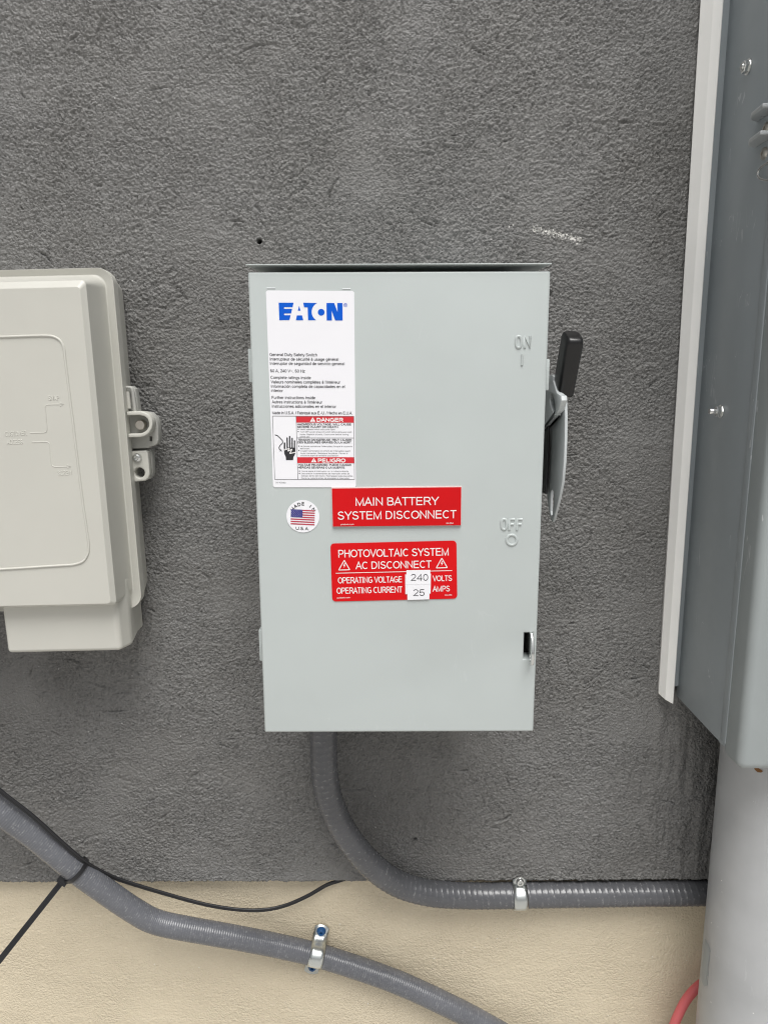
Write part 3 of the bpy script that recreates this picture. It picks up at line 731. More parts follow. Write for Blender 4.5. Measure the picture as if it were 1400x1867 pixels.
wire = [(220, 650), (250, 658), (285, 690), (318, 725), (318, 755), (285, 785), (272, 812), (280, 838), (300, 850)]
for a, b_ in zip(wire, wire[1:]): seg_(hd, c7(*a), c7(*b_), 11 / 7)
for a in ((300, 830), (312, 862), (285, 862)): seg_(hd, c7(300, 848), c7(*a), 0.6)
hd.make('shock_hand_symbol', M['black_ink'], label)
zz = Print(YI - 0.00005)
zig = [(330, 846), (405, 822), (385, 858), (440, 832), (408, 888), (482, 872)]
for a, b_ in zip(zig, zig[1:]): seg_(zz, c7(*a), c7(*b_), 11 / 7)
zz.make('shock_bolt_symbol', M['white_ink'], label)

# ---- round flag sticker
def qf(x, y): return (500 + x / 11.667, 890 + y / 11.667)
fc = P(*qf(611, 600), YL); fr = 350 / 11.667 * MPP(552, 941, YL)
flag = plate('round_sticker', circ(fc.x, fc.z, fr, 48), [], YL, 0.0003, 'Y', M['white_print'], sw)
st = Print(YI); ty = [(478, 866), (527, 866), (576, 863), (625, 862), (655, 860), (706, 858), (757, 857)]
for i, (y, xe) in enumerate([(472, 866), (520, 865), (570, 863), (620, 862), (654, 861), (705, 860), (755, 858)]):
    x0_ = 605 if i < 4 else 352
    dy = 24 * (xe - x0_) / 510
    st.poly([qf(x0_, y - 12), qf(xe, y - 12 + dy), qf(xe, y + 14 + dy), qf(x0_, y + 14)])
st.make('flag_stripes', M['stripe_ink'], flag)
cn = Print(YI - 0.00003); cn.poly([qf(358, 448), qf(606, 458), qf(603, 628), qf(354, 616)]); cn.make('flag_canton', M['navy_ink'], flag)
ss = Print(YI - 0.00008)
for r_ in range(9):
    for c_ in range(6 if r_ % 2 == 0 else 5):
        cx_, cy_ = 375 + (c_ + (0.5 if r_ % 2 else 0)) * 41, 462 + r_ * 18.2 + c_ * 1.5
        ss.poly([qf(cx_ + 6 * math.sin(k * math.pi / 5) * (1 if k % 2 == 0 else 0.45), cy_ - 6 * math.cos(k * math.pi / 5) * (1 if k % 2 == 0 else 0.45)) for k in range(10)])
ss.make('flag_stars', M['white_ink'], flag)
fl = Print(YI)
def arc_text(pr, s_, cx_, cy_, R, a0, a1, cap, bold):
    n = len(s_)
    for i, ch in enumerate(s_):
        if ch == ' ': continue
        a = math.radians(a0 + (a1 - a0) * i / (n - 1)); x, y = cx_ + R * math.sin(a), cy_ - R * math.cos(a)
        w = cap * (0.95 if ch in 'MDAN' else 0.45 if ch == 'I' else 0.8); tx_, ty_ = math.cos(a) * w / 2, math.sin(a) * w / 2
        pr.text(ch, qf(x - tx_ * 0.8, y - ty_ * 0.8), qf(x + tx_ * 0.8, y + ty_ * 0.8), cap / 11.667, bold)
arc_text(fl, 'MADE IN', 611, 610, 243, -53, 56, 68, 0.24)
for ch, x, w in (('U', 495, 58), ('.', 545, 12), ('S', 590, 44), ('.', 640, 12), ('A', 690, 58), ('.', 738, 12)):
    y = 884 + (x - 495) * 0.045; fl.text(ch, qf(x - w / 2, y), qf(x + w / 2, y), 64 / 11.667, 0.2)
fl.make('lettering', M['grey_ink'], flag)

# ---- engraved placard
def q5(x, y): return (590 + x / 5.185, 870 + y / 5.185)
YP = YD - 0.0019
pts = pxs([q5(78, 108), q5(1300, 95), q5(1296, 455), q5(88, 467)], YP)
pl = plate('battery_placard', pts, [], YP, 0.0006, 'Y', M['red_plastic'], sw)
core = [(x + (0.0003 if i in (1, 2) else -0.0003), z + (0.0009 if i < 2 else 0.0001)) for i, (x, z) in enumerate(pts)]
plate('placard_core', core, [], YP + 0.00065, 0.0012, 'Y', M['core'], pl)
pt = Print(YP - 0.00012)
for s_, a, b_, cap in (('MAIN BATTERY', (308, 271), (1086, 262), 78), ('SYSTEM DISCONNECT', (140, 402), (1254, 388), 78)):
    pt.text(s_, q5(*a), q5(*b_), cap / 5.185, 0.125)
pt.text('pvlabels.com', q5(162, 453), q5(285, 451), 2.6, 0.15); pt.text('04-354', q5(1158, 442), q5(1224, 441), 2.6, 0.15)
pt.make('lettering', M['white_ink'], pl)

# ---- vinyl placard
TLp, TRp, BRp, BLp = q5(64, 628), q5(1254, 600), q5(1262, 1148), q5(82, 1176)
def quad(u, v):
    a = ((1 - u) * TLp[0] + u * TRp[0], (1 - u) * TLp[1] + u * TRp[1]); b_ = ((1 - u) * BLp[0] + u * BRp[0], (1 - u) * BLp[1] + u * BRp[1])
    return ((1 - v) * a[0] + v * b_[0], (1 - v) * a[1] + v * b_[1])
ru, rv = 0.030, 0.065; pts = []
for cu_, cv_, a0 in ((1 - ru, rv, -90), (1 - ru, 1 - rv, 0), (ru, 1 - rv, 90), (ru, rv, 180)):
    for i in range(6):
        a = math.radians(a0 + 90 * i / 5); pts.append(quad(cu_ + ru * math.cos(a), cv_ + rv * math.sin(a)))
YV = YD - 0.0005
pv = plate('photovoltaic_placard', pxs(pts, YV), [], YV, 0.0004, 'Y', M['red_vinyl'], sw)
pt = Print(YV - 0.00012)
for s_, a, b_, cap in (('PHOTOVOLTAIC SYSTEM', (145, 760), (1176, 740), 74), ('AC DISCONNECT', (306, 870), (1018, 857), 72), ('OPERATING VOLTAGE', (140, 1005), (740, 994), 60),
                       ('OPERATING CURRENT', (128, 1103), (743, 1090), 60), ('VOLTS', (1032, 984), (1208, 981), 55), ('AMPS', (1032, 1082), (1188, 1079), 55)):
    pt.text(s_, q5(*a), q5(*b_), cap / 5.185, 0.125)
pt.text('pvlabels.com', q5(130, 1147), q5(248, 1143), 2.6, 0.15); pt.text('03-210', q5(1146, 1122), q5(1210, 1120), 2.6, 0.15)
seg_(pt, q5(115, 908), q5(1213, 883), 1.1)
for cx_, cy_ in ((195, 832), (1116, 812)):
    T_ = [(cx_ - 52, cy_ + 46), (cx_ + 52, cy_ + 43), (cx_, cy_ - 46)]
    for a, b_ in zip(T_, T_[1:] + T_[:1]): seg_(pt, q5(*a), q5(*b_), 1.5)
    pt.poly([q5(cx_ + dx, cy_ + dy) for dx, dy in ((4, -22), (-10, 8), (0, 6), (-4, 26), (12, 0), (2, 2), (10, -18))])
pt.make('lettering', M['white_ink'], pv)
YS = YV - 0.00025
vs_ = Print(YS); vs_.poly([q5(770, 920), q5(1013, 912), q5(1010, 1100), q5(772, 1106)]); vs_.make('backing_sticker', M['white_print'], pv, thick=0.0001)
for k, (pts, txt, a, b_, cap) in enumerate((([(782, 880), (1008, 877), (1006, 1014), (782, 1016)], '240', (828, 980), (984, 978), 66), ([(788, 1018), (1002, 1016), (998, 1154), (792, 1161)], '25', (850, 1124), (950, 1122), 66))):
    stk = plate('value_sticker', pxs([q5(*q) for q in pts], YS - 0.0004), [], YS - 0.0004, 0.0002, 'Y', M['white_print'], sw, label='white sticker reading %s on the lower red placard' % txt)
    t_ = Print(YS - 0.0005); t_.text(txt, q5(*a), q5(*b_), cap / 5.185, 0.1); t_.make('numerals', M['black_ink'], stk)

# ------------------------------------------------------------------ network interface box (left)
YF, YR = -0.085, -0.045
NPX, NPZ = P(240, 860, -0.045).x, P(240, 860, -0.045).z
nid = root('utility_box', 'beige plastic telecom box with rounded lid and side latch, cut by the left frame edge', 'utility box', (NPX, 0, NPZ))
def loft(name, rings, mat, parent, bw, seg=3):
    verts = []; faces = []; n = None
    for (Y, x0, x1, z0, z1, r) in rings:
        pts = rrect(x0, x1, z0, z1, r, 8); n = len(pts); verts += [(a, Y, b) for a, b in pts]
    for i in range(len(rings) - 1):
        for k in range(n): faces.append((i * n + k, i * n + (k + 1) % n, (i + 1) * n + (k + 1) % n, (i + 1) * n + k))
    faces.append(tuple(range(n))); faces.append(tuple((len(rings) - 1) * n + k for k in reversed(range(n))))
    me = mesh(name, verts, faces); bm = bmesh.new(); bm.from_mesh(me); bmesh.ops.recalc_face_normals(bm, faces=bm.faces[:]); bm.to_mesh(me); bm.free()
    o = link(name, me, mat, parent); bevel(o, bw, seg, 22); return o
xr = P(240, 893, YR).x; zt_ = P(150, 487.5, YR).z; zb_ = P(253, 1109, YR).z
xi = xr - 0.0085; zi = P(100, 500.5, YR).z
xf = P(188, 900, YF).x; zf = P(100, 518, YF).z; zfb = P(120, 1106, YF).z; zvb = P(243, 1092, YR).z
XLo = -0.60
loft('base', [(-0.001, XLo + 0.006, xr - 0.0075, zb_ + 0.005, zt_ - 0.004, 0.014), (YR + 0.012, XLo + 0.001, xr - 0.0012, zb_ + 0.001, zt_ - 0.001, 0.014)], M['beige'], nid, 0.001)
lid = loft('lid', [(YR + 0.0125, XLo + 0.0005, xr - 0.0006, zb_, zt_, 0.014), (YR, XLo, xr, zb_, zt_, 0.014), (YR + 0.0025, XLo + 0.0075, xr - 0.0075, zb_ + 0.009, zt_ - 0.0055, 0.011),
                   (YR + 0.002, XLo + 0.0085, xi, zvb, zi, 0.012), (YF + 0.004, XLo + 0.012, xf + 0.001, zfb + 0.0005, zf + 0.004, 0.004), (YF, XLo + 0.016, xf - 0.003, zfb + 0.003, zf - 0.002, 0.003)], M['beige'], nid, 0.0018, 4)
# raised bead round the inner panel
bead = [P(-330, 614, YF), P(-60, 611.5, YF), P(40, 610, YF), P(75, 609.7, YF), P(90, 610, YF), P(104, 612, YF), P(116, 620, YF), P(122.5, 636, YF), P(124, 655, YF), P(135, 762, YF), P(149, 900, YF), P(157, 965, YF), P(159.5, 985, YF), P(160, 997, YF), P(158, 1009, YF), P(149, 1022, YF), P(132, 1027.5, YF), P(115, 1028.5, YF), P(80, 1030, YF), P(0, 1033.5, YF), P(-330, 1046, YF)]
tube('panel_bead', spline(bead, 0.002), 0.0011, M['beige'], lid, seg=10)
def q4(x, y): return (x / 4.243, 460 + y / 4.243)
emboss('embossed_arrows', [([q4(*q) for q in s_], False) for s_ in (
    [(245, 1384), (350, 1384), (368, 1378), (374, 1362), (362, 1190), (368, 1175), (385, 1168), (488, 1168)], [(478, 1155), (503, 1169), (482, 1185), (478, 1155)],
    [(255, 1457), (370, 1457), (386, 1464), (393, 1482), (402, 1625), (410, 1643), (428, 1650), (535, 1650)], [(522, 1637), (552, 1651), (526, 1665), (522, 1637)])],
    YF + 0.0001, 0.00055, M['beige'], lid)
for s_, a, b_ in (('SNAP', (392, 1137), (472, 1137)), ('CUSTOMER', (52, 1407), (215, 1403)), ('ACCESS', (66, 1471), (182, 1469)), ('SCREW', (455, 1720), (562, 1715))):
    em = Print(YF); st_ = text_strokes(s_); p0, d, up, x0, sx, sc = em.frame(st_, q4(*a), q4(*b_), 36 / 4.243)
    emboss3('embossed_lettering', [[p0 + d * ((x - x0) * sx) + up * (y * sc) for x, y in q] for q in st_], YF + 0.0001, 0.00042, M['beige'], lid)
# lower conduit cover
Yc = -0.072
cx0, cx1, cz = P(3, 1150, Yc).x, P(211, 1150, Yc).x, P(100, 1187, Yc).z
cxs = P(235, 1150, Yc + 0.016).x; cxb = P(246.5, 1140, -0.02).x
pv_ = [(cx0, Yc), (cx1, Yc), (cxs, Yc + 0.016), (cxb, -0.020), (cxb, -0.003), (cx0, -0.003)]
hv = [(x, y, cz) for x, y in pv_] + [(x, y, zfb + 0.02) for x, y in pv_]; n_ = 6
hf = [tuple(reversed(range(n_))), tuple(range(n_, 2 * n_))] + [(i, (i + 1) % n_, (i + 1) % n_ + n_, i + n_) for i in range(n_)]
bevel(link('conduit_cover', mesh('conduit_cover', hv, hf), M['beige'], nid), 0.004, 5)
# latches
def q8(x, y): return (180 + x / 8.485, 680 + y / 8.485)
Y1 = -0.030
plate('latch_bracket', pxs([q8(*q) for q in ((400, 210), (540, 205), (590, 250), (620, 420), (640, 640), (400, 640))], Y1), [], Y1, 0.010, 'Y', M['beige_dark'], nid, bev=0.001)
tube('latch_hook', spline([P(*q8(*q), Y1 - 0.004) for q in ((425, 228), (500, 226), (548, 255), (570, 420), (590, 600))], 0.001), 0.0016, M['beige_dark'], nid, seg=12)
tube('latch_rod', spline([P(*q8(*q), Y1 - 0.003) for q in ((475, 285), (500, 600))], 0.004), 0.002, M['beige'], nid, seg=12)
sl = pxs([q8(*q) for q in ((800, 985), (835, 988), (835, 1060), (800, 1058))], Y1)
lb = plate('snap_latch', pxs([q8(*q) for q in ((470, 640), (700, 600), (820, 620), (900, 700), (930, 800), (940, 1040), (915, 1110), (850, 1140), (790, 1145), (775, 1170), (490, 1172))], Y1), [sl], Y1, 0.012, 'Y', M['beige_dark'], nid, bev=0.0012)
uo = [(455, 600), (640, 596), (720, 610), (790, 650), (838, 715), (852, 790), (840, 860), (795, 935), (730, 980), (650, 998), (470, 996)]
ui = [(475, 942), (650, 942), (715, 922), (765, 885), (795, 830), (797, 775), (775, 715), (730, 675), (650, 655), (462, 657)]
plate('latch_rib', pxs([q8(*q) for q in uo + ui], Y1 - 0.012), [], Y1 - 0.012, 0.012, 'Y', M['beige'], lb, bev=0.0008)
pc = P(*q8(661, 806), Y1 - 0.006); lathe('latch_pin', [(0.0048, 0), (0.0048, 0.006), (0.0042, 0.0072)], (pc.x, Y1, pc.z), (0, -1, 0), M['pewter'], lb)
hc = P(*q8(632, 1545), Y1 - 0.003); hr = 80 / 8.485 * MPP(254, 862, Y1)
plate('ear_back', pxs([q8(*q) for q in ((450, 1180), (795, 1180), (832, 1240), (838, 1560), (800, 1640), (520, 1680))], Y1 + 0.006), [circ(hc.x, hc.z, hr, 20)], Y1 + 0.006, 0.010, 'Y', M['beige_dark'], nid, bev=0.001)
ear = plate('screw_ear', pxs([q8(*q) for q in ((430, 1212), (730, 1203), (765, 1232), (792, 1560), (770, 1630), (720, 1672), (500, 1690))], Y1 - 0.003), [circ(hc.x, hc.z, hr, 24)], Y1 - 0.003, 0.0088, 'Y', M['beige'], nid, bev=0.0012)
sc_ = P(*q8(592, 1316), Y1 - 0.006)
lathe('screw', [(0.0044, 0), (0.0044, 0.001), (0.0036, 0.0026), (0.0022, 0.0032), (0.0020, 0.0014), (0.0004, 0.0014), (0.0004, 0.0026), (0.0002, 0.0027)], (sc_.x, Y1 - 0.003, sc_.z), (0, -1, 0), M['steel'], ear)

nid.rotation_euler.y = math.radians(-1.15)        # hung slightly out of plumb

# ------------------------------------------------------------------ white corner trim
zc = P(1200, 1262, -0.001).z
A = P(1201, 1263, -0.0045); Mi = P(1212, 1276, -0.013); C = P(1226, 1284, -0.0150)
top = zc + 1.05
def lean(z): return -0.0022 * (z - zc) / 0.66
prof = [(A.x - 0.0008, A.y), (Mi.x, Mi.y), (C.x, C.y), (C.x + 0.001, C.y + 0.001), (C.x, Mi.y + 0.006), (A.x + 0.001, 0.006)]
n_ = len(prof); hv = []
for z in (zc, zc + 0.35, zc + 0.7, top):
    cut = (0, Mi.z - zc, C.z - zc, C.z - zc, Mi.z - zc, 0) if z == zc else (0,) * 6
    hv += [(x + lean(z) - (0.004 * (z - zc) / 0.66 if i == 0 else 0), y, z + cut[i]) for i, (x, y) in enumerate(prof)]
hf = [tuple(reversed(range(n_))), tuple(range(3 * n_, 4 * n_))] + [(l * n_ + i, l * n_ + (i + 1) % n_, (l + 1) * n_ + (i + 1) % n_, (l + 1) * n_ + i) for l in range(3) for i in range(n_)]
tr_ = link('corner_trim', mesh('corner_trim', hv, hf), M['trim']); bevel(tr_, 0.0006, 2)
tag(tr_, 'long white metal trim strip set in the stucco beside the big grey cabinet', 'trim strip')

# ------------------------------------------------------------------ large cabinet
XC = PX(1318, 1365, 0.312).x; zk = PX(1228, 1268, 0.312).z; Yseam = PX(1318, 1365, 0.312).y
zk = CAM_Z - 0.332
cab = root('meter_cabinet', 'tall grey steel meter cabinet with scratched cover at the right frame edge', 'cabinet', (0.5, 0, zk))
box('cabinet_body', 0.312, 0.72, Yseam, -0.002, zk, CAM_Z + 0.95, M['cabinet'], cab, 0.001)
box('back_flange', 0.3035, 0.3125, -0.0065, -0.004, zk + 0.012, CAM_Z + 0.95, M['cabinet'], cab, 0.0005)
zcb = CAM_Z - 0.3385; Ycf = -0.143
box('cabinet_cover', 0.3105, 0.722, Ycf, Yseam - 0.0003, zcb, CAM_Z + 0.951, M['cover'], cab, 0.0075, seg=6)
box('cover_hem', 0.3098, 0.3122, Yseam - 0.006, Yseam + 0.004, zcb + 0.012, CAM_Z + 0.951, M['cabinet'], cab, 0.0008)
def bolt(px, py, ln):
    p = PX(px, py, 0.312)
    n = lathe('nut', [(0.0062, 0), (0.0062, 0.0010)], (0.312, p.y, p.z), (-1, 0, 0), M['steel'], cab, 28)
    lathe('hex', [(0.0049, 0.0009), (0.0051, 0.0014), (0.0051, 0.0046), (0.0044, 0.0052)], (0.312, p.y, p.z), (-1, 0, 0), M['steel'], n, 6, hexa=True)
    lathe('bolt_shank', [(0.0027, 0.005), (0.0027, 0.005 + ln), (0.0022, 0.0056 + ln)], (0.312, p.y, p.z), (-1, 0, 0), M['steel'], n, 16)
bolt(1364, 122, 0.001); bolt(1314, 750, 0.0055)
# two padlock lugs, rivets and seal wire near the top right
for (pts) in (((1371, 221), (1384, 204), (1394, 198), (1420, 196), (1420, 220), (1400, 221)), ((1367, 268), (1380, 252), (1392, 246), (1420, 244), (1420, 268), (1400, 269))):
    p = [PX(a, b, 0.306) for a, b in pts]
    z0_ = p[0].z; yb_ = p[0].y
    # horizontal fin standing out from the side: curved outline in the (x, y) plane
    out = [(0.3121, yb_ + 0.004), (0.303, yb_ - 0.002), (0.2995, yb_ - 0.010), (0.2985, yb_ - 0.030), (0.3121, yb_ - 0.030)]
    hv = [(x, y, z0_) for x, y in out] + [(x, y, z0_ + 0.0035) for x, y in out]; n_ = 5
    hf = [tuple(range(n_)), tuple(reversed(range(n_, 2 * n_)))] + [(i, i + n_, (i + 1) % n_ + n_, (i + 1) % n_) for i in range(n_)]
    me = mesh('padlock_lug', hv, hf); bm = bmesh.new(); bm.from_mesh(me); bmesh.ops.recalc_face_normals(bm, faces=bm.faces[:]); bm.to_mesh(me); bm.free()
    bevel(link('padlock_lug', me, M['lug'], cab), 0.0012, 3)
for a, b_ in ((1397, 234), (1393, 280)):
    p = PX(a, b_, 0.312); lathe('rivet', [(0.0050, 0), (0.0046, 0.0012), (0.003, 0.0022), (0.0014, 0.0024), (0.0012, 0.0012)], (0.312, p.y, p.z), (-1, 0, 0), M['pewter'], cab)
wl_ = [PX(a, b_, 0.308) for a, b_ in ((1425, 280), (1400, 296), (1386, 306), (1381, 315), (1383, 323), (1392, 328), (1425, 330))]
tube('seal_wire', spline(wl_, 0.0015), 0.0010, M['steel'], cab, seg=10)

# ------------------------------------------------------------------ big riser pipe
rp = root('riser_pipe', 'wide pale grey painted riser pipe dropping from the meter cabinet', 'pipe', (0.36, -0.06, 0))
RP = 0.050; cyp = -0.062
sil = P(1290, 1700, cyp + 0.004)
cxp = sil.x + RP * 0.985
lathe('pipe', [(RP, 0.0), (RP, zk - 0.02)], (cxp, cyp, 0.0), (0, 0, 1), M['pipe'], rp, 72)
lathe('hub', [(RP * 0.99, 0), (RP + 0.0022, 0.0008), (RP + 0.0022, 0.029)], (cxp, cyp, CAM_Z - 0.363), (0.02, 0.01, 1), M['pipe'], rp, 72)
# bare patch where the paint rubbed off
pc = P(1288, 1760, cyp)
am = math.pi + 0.36
vv = []; ff = []
rows = 14
for i in range(rows + 1):
    z = pc.z + 0.026 - 0.052 * i / rows
    for k in range(5):
        a = math.pi - 0.06 + (k / 4 - 0.5) * (0.30 + 0.05 * math.sin(i * 2.3)) * (0.5 if i in (0, rows) else 1) + 0.02 * math.sin(i * 1.7)
        vv.append((cxp + (RP + 0.0004) * math.cos(a), cyp + (RP + 0.0004) * math.sin(a), z))
for i in range(rows):
    for k in range(4): ff.append((i * 5 + k, i * 5 + k + 1, (i + 1) * 5 + k + 1, (i + 1) * 5 + k))
rz = P(1366, 1408, -0.1).z
rust = [(-0.0045, 0.0028), (-0.001, 0.0012), (0.0045, -0.0008), (0.003, -0.003), (0.0, -0.0038), (-0.0025, -0.0022)]
ra = math.pi + 0.78
link('rust_patch', mesh('rust_patch', [(cxp + (RP + 0.0026) * math.cos(ra + a / RP), cyp + (RP + 0.0026) * math.sin(ra + a / RP), CAM_Z - 0.3615 + b_) for a, b_ in rust], [tuple(range(6))]), paint('rust', (0.17, 0.075, 0.02), 0.8, 0.3), rp)
link('tape_patch', mesh('tape_patch', vv, ff), M['cabinet'], rp, smooth=True, label='dark grey scuffed patch on the pipe edge')

# ------------------------------------------------------------------ flexible conduits
def conduit_mat(name, col, pitch):
    m, nt, b = new_mat(name); co = coords(nt)
    sc1 = noise(nt, co, 260, 3, 0.6); big = noise(nt, co, 25, 3)
    c = mixc(nt, maprange(nt, big, 0.3, 0.7, 0, 1), tuple(x * 0.9 for x in col), tuple(x * 1.12 for x in col))
    at = nt.nodes.new('ShaderNodeAttribute'); at.attribute_name = 'ridge'
    scuff = mth(nt, 'MULTIPLY', maprange(nt, sc1, 0.5, 0.72, 0, 1), at.outputs['Fac'])
    c = mixc(nt, scuff, c, (0.42, 0.42, 0.42))
    nt.links.new(c, b.inputs['Base Color']); nt.links.new(maprange(nt, sc1, 0.3, 0.7, 0.16, 0.30), b.inputs['Roughness'])
    nt.links.new(bump(nt, noise(nt, co, 90, 3), 0.35, 0.001), b.inputs['Normal'])
    return m
M['conduit_dark'] = conduit_mat('dark_grey_pvc_conduit', (0.092, 0.094, 0.102), 1)
M['conduit_old'] = conduit_mat('weathered_grey_conduit', (0.120, 0.124, 0.138), 1)
def conduit(name, pts, r, pitch, amp, sharp, mat, label, scuff):
    path = spline(pts, pitch / 7)
    ph = 2 * math.pi / pitch
    def rf(s, a):
        w = 0.5 + 0.5 * math.cos(ph * s - a)
        dent = 0.008 * math.sin(s * 61 + a) + 0.006 * math.sin(s * 143 + 2 * a)
        return 1 + amp * (w ** sharp) + dent * 0.6
    o = tube(name, path, r, mat, None, seg=36, rfun=rf)
    n = len(path); at = o.data.attributes.new('ridge', 'FLOAT', 'POINT')
    st_ = pitch / 7; vals = np.zeros(n * 36, np.float32); i = np.arange(n)[:, None]; a = np.arange(36)[None, :] / 36 * 2 * np.pi
    vals[:] = ((0.5 + 0.5 * np.cos(ph * i * st_ - a)) ** sharp * scuff).ravel(); at.data.foreach_set('value', vals)
    tag(o, label, 'conduit'); return o
Yv = -0.052
cp = [P(590, 1300, Yv), P(590, 1336, Yv), P(590.5, 1380, Yv), P(593, 1420, Yv + 0.002), P(602, 1462, Yv + 0.006), P(622, 1507, Yv + 0.012), P(652, 1550, Yv + 0.019), P(692, 1590, Yv + 0.028),
      P(735, 1615, Yv + 0.036), P(790, 1629, -0.011), P(860, 1633, -0.005), P(950, 1632, -0.002), P(1050, 1630.5, 0.0), P(1150, 1629, 0.001), P(1290, 1627, 0.001), P(1420, 1625, 0.001)]
cp[0] = Vector((cp[1].x, Yv, DZ0 + 0.02))
conduit('flexible_conduit', cp, 0.0138, 0.0068, 0.030, 10, M['conduit_dark'], 'dark grey ribbed flexible conduit curving from under the switch box to the right', 0.5)
cl = [P(-160, 1352, -0.075), P(-60, 1430, -0.066), P(0, 1477, -0.060), P(70, 1529, -0.052), P(140, 1586, -0.044), P(200, 1630, -0.036), P(248, 1662, -0.030), P(286, 1681, -0.025), P(345, 1694, -0.020),
      P(430, 1709, -0.012), P(500, 1723, -0.003), P(577, 1741, 0.002), P(650, 1764, 0.002), P(730, 1793, 0.0), P(800, 1825, -0.003), P(870, 1860, -0.004), P(940, 1900, -0.006), P(1020, 1950, -0.01)]
conduit('flexible_conduit', cl, 0.0124, 0.0026, 0.018, 2, M['conduit_old'], 'scuffed weathered grey conduit slanting down across the bottom left', 0.4)

# ------------------------------------------------------------------ pipe straps
def strap(cx_, cy_, Yc_, ang_deg, R, w, tab_hi, tab_lo, wallY, mat, screw_mat, label, hi_screw=True, lo_screw=True):
    c = P(cx_, cy_, Yc_); a = math.radians(ang_deg); t = Vector((math.cos(a), 0, math.sin(a))); d = Vector((-math.sin(a), 0, math.cos(a)))
    rt = root('pipe_strap', label, 'pipe strap', c)
    prof = []
    if tab_lo: prof += [(-R - tab_lo, wallY), (-R - tab_lo * 0.4, wallY), (-R - 0.0012, wallY - 0.0015)]
    steps = 18
    for i in range(steps + 1):
        th = math.pi + math.pi * i / steps if False else math.pi * i / steps
        prof.append((-R * math.cos(th), c.y - R * math.sin(th)))
    if tab_hi: prof += [(R + 0.0012, wallY - 0.0015), (R + tab_hi * 0.4, wallY), (R + tab_hi, wallY)]
    if not tab_lo: prof = [(-R * 0.80, c.y + R * 0.55), (-R * 0.98, c.y + R * 0.2)] + prof
    verts = []; faces = []; nw = 5
    for i, (s, y) in enumerate(prof):
        flat = (i < 2 and tab_lo) or (i > len(prof) - 3 and tab_hi)
        for k in range(nw):
            u = (k / (nw - 1) - 0.5) * w
            end = (i == 0 and tab_lo) or (i == len(prof) - 1 and tab_hi)
            ss_ = s - math.copysign((abs(u) / w * 2) ** 2 * 0.003, s) if end else s
            rib = 0.0 if flat else 0.0006 * (1 if k in (1, 2, 3) else 0)
            p = Vector((c.x, 0, c.z)) + t * u + d * ss_
            nrm = Vector((0, 0, 0)); verts.append((p.x, y - rib, p.z))
    for i in range(len(prof) - 1):
        for k in range(nw - 1): faces.append((i * nw + k, i * nw + k + 1, (i + 1) * nw + k + 1, (i + 1) * nw + k))
    me = mesh('strap_band', verts, faces); bm = bmesh.new(); bm.from_mesh(me); bmesh.ops.recalc_face_normals(bm, faces=bm.faces[:]); bm.to_mesh(me); bm.free()
    o = link('strap_band', me, mat, rt, smooth=True)
    m = o.modifiers.new('thickness', 'SOLIDIFY'); m.thickness = 0.0012; m.offset = 0
    for on, sgn, tb in ((hi_screw, 1, tab_hi), (lo_screw, -1, tab_lo)):
        if not on or not tb: continue
        p = Vector((c.x, 0, c.z)) + d * (sgn * (R + tb * 0.55)); 
        lathe('screw', [(0.0055, 0), (0.0055, 0.0006), (0.0045, 0.0008), (0.0044, 0.003), (0.0036, 0.0042), (0.0018, 0.0043), (0.0015, 0.0022)], (p.x, wallY - 0.0008, p.z), (0, -1, 0), screw_mat, rt, 24)
    return rt
strap(577, 1740, 0.002, -13.5, 0.0128, 0.0165, 0.0175, 0.025, 0.0135, M['galv'], M['blue_screw'], 'galvanised strap with blue screws holding the lower slanting conduit')
strap(946, 1632, -0.002, 1.0, 0.0147, 0.0155, 0.009, 0, -0.0035, M['galv'], M['steel'], 'shiny zinc one-hole strap round the level conduit under the dark stucco', True, False)

# ------------------------------------------------------------------ zip tie and cables
zt = root('zip_tie', 'long black zip tie cinched round the slanting conduit, tail hanging left', 'zip tie', P(140, 1586, -0.044))
c = P(141, 1586, -0.044); tdir = (P(200, 1630, -0.036) - P(80, 1537, -0.050)).normalized()
u = Vector((0, -1, 0)); u = (u - tdir * u.dot(tdir)).normalized(); w = tdir.cross(u)
verts, faces = [], []; nn = 40
for i in range(nn):
    a = 2 * math.pi * i / nn; e = u * math.cos(a) + w * math.sin(a); r = 0.0131 + (0.0012 if math.cos(a - math.pi / 2) > 0.8 else 0)
    for rr, hh in ((r, -0.0022), (r + 0.0011, -0.0022), (r + 0.0011, 0.0022), (r, 0.0022)): verts.append(c + e * rr + tdir * hh)
for i in range(nn):
    j = (i + 1) % nn
    for k in range(4): faces.append((i * 4 + k, j * 4 + k, j * 4 + (k + 1) % 4, i * 4 + (k + 1) % 4))
me = mesh('tie_band', verts, faces); bm = bmesh.new(); bm.from_mesh(me); bmesh.ops.recalc_face_normals(bm, faces=bm.faces[:]); bm.to_mesh(me); bm.free()
bevel(link('tie_band', me, M['black_plastic'], zt), 0.0003, 2)
hp = P(116.5, 1604, -0.048); tl_ = P(-12, 1766, -0.10)
def oriented_box(name, p0, p1, wid, th, mat, parent, bw):
    d = p1 - p0; L = d.length; d = d.normalized(); q = d.to_track_quat('Z', 'Y'); n_y = q @ Vector((0, 1, 0))
    sd = Vector((0, -1, 0)).cross(d).normalized(); nr = d.cross(sd).normalized()
    bm = bmesh.new(); bmesh.ops.create_cube(bm, size=1)
    for v in bm.verts: v.co = (p0 + p1) / 2 + d * (v.co.z * L) + sd * (v.co.x * wid) + nr * (v.co.y * th)
    if bw: bmesh.ops.bevel(bm, geom=bm.edges[:], offset=bw, segments=2, affect='EDGES')
    me = bpy.data.meshes.new(name); bm.to_mesh(me); bm.free(); o = link(name, me, mat, parent); smooth_angle(o, 40); return o
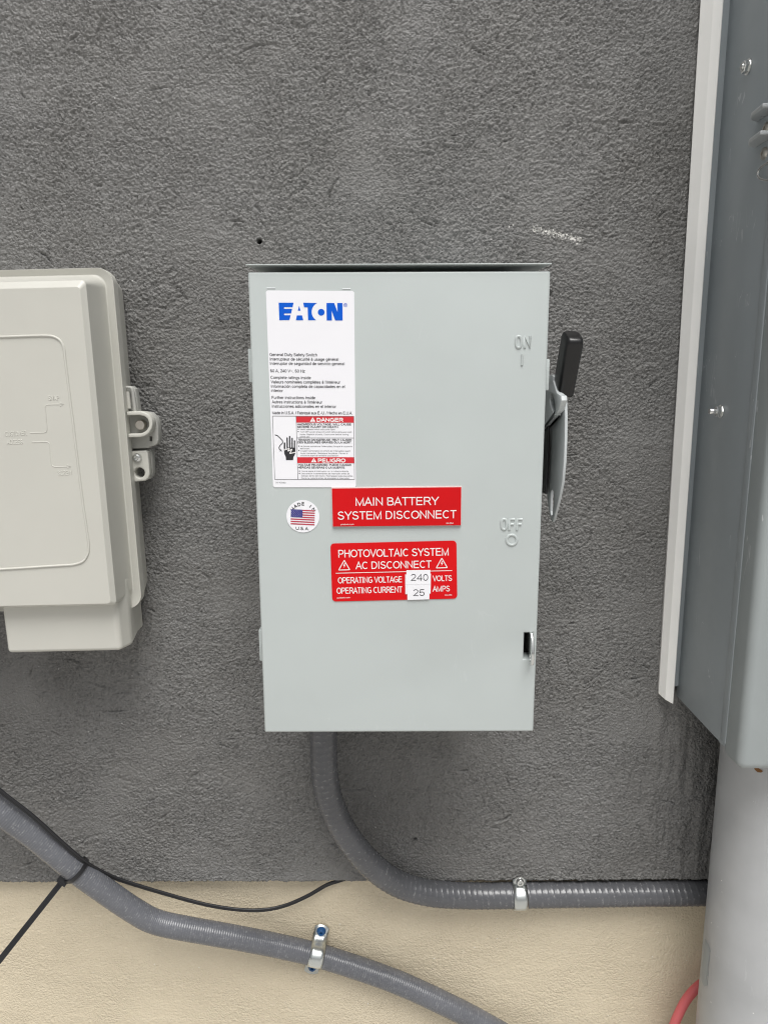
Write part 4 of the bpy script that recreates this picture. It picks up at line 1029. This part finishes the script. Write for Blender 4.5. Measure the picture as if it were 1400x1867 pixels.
dd = (tl_ - hp).normalized()
oriented_box('tie_head', hp - dd * 0.0045, hp + dd * 0.0035, 0.0088, 0.0062, M['black_plastic'], zt, 0.0009)
tail = oriented_box('tie_tail', hp, tl_, 0.0052, 0.0013, M['black_plastic'], zt, 0.0003)
# teeth of the tail
verts, faces = [], []; sd = Vector((0, -1, 0)).cross(dd).normalized(); nr = dd.cross(sd).normalized(); nr = nr if nr.y < 0 else -nr
L = (tl_ - hp).length
for i in range(58):
    p = hp + dd * (0.006 + i * 0.00125) + nr * 0.00065; o_ = len(verts)
    for du, h in ((0, 0.0), (0.0008, 0.0005), (0.0009, 0.0)):
        for s_ in (-0.0019, 0.0019): verts.append(p + dd * du + nr * h + sd * s_)
    faces += [(o_, o_ + 1, o_ + 3, o_ + 2), (o_ + 2, o_ + 3, o_ + 5, o_ + 4)]
link('tie_teeth', mesh('tie_teeth', verts, faces), M['black_plastic'], tail)
cab1 = [P(-120, 1330, -0.075), P(-40, 1402, -0.070), P(0, 1441, -0.066), P(60, 1488, -0.060), P(110, 1533, -0.054), P(152, 1569, -0.046), P(185, 1589, -0.034), P(225, 1606, -0.024), P(300, 1629, -0.014), P(370, 1648, -0.008),
        P(430, 1658, -0.004), P(480, 1659, -0.001), P(520, 1651, 0.002), P(560, 1634, 0.004), P(595, 1614, 0.007), P(618, 1606, 0.010), P(650, 1596, 0.012)]
cr = root('twin_cable', 'thin black twin wire looping from the conduit up behind the stucco edge', 'cable', P(300, 1629, -0.014))
sp_ = spline(cab1, 0.003)
tube('wire', sp_, 0.00132, M['cable'], cr, seg=12, offset=0.0012); tube('wire', sp_, 0.00132, M['cable'], cr, seg=12, offset=-0.0012)
c2 = root('hose', 'salmon red flexible tube rising behind the riser pipe at the bottom', 'hose', P(1240, 1840, -0.01))
hs = [P(1205, 1930, -0.012), P(1222, 1885, -0.012), P(1236, 1850, -0.010), P(1254, 1818, -0.008), P(1280, 1793, -0.004), P(1320, 1775, -0.002), P(1370, 1765, -0.002)]
tube('tube_wall', spline(hs, 0.003), 0.0052, M['red_hose'], c2, seg=20)
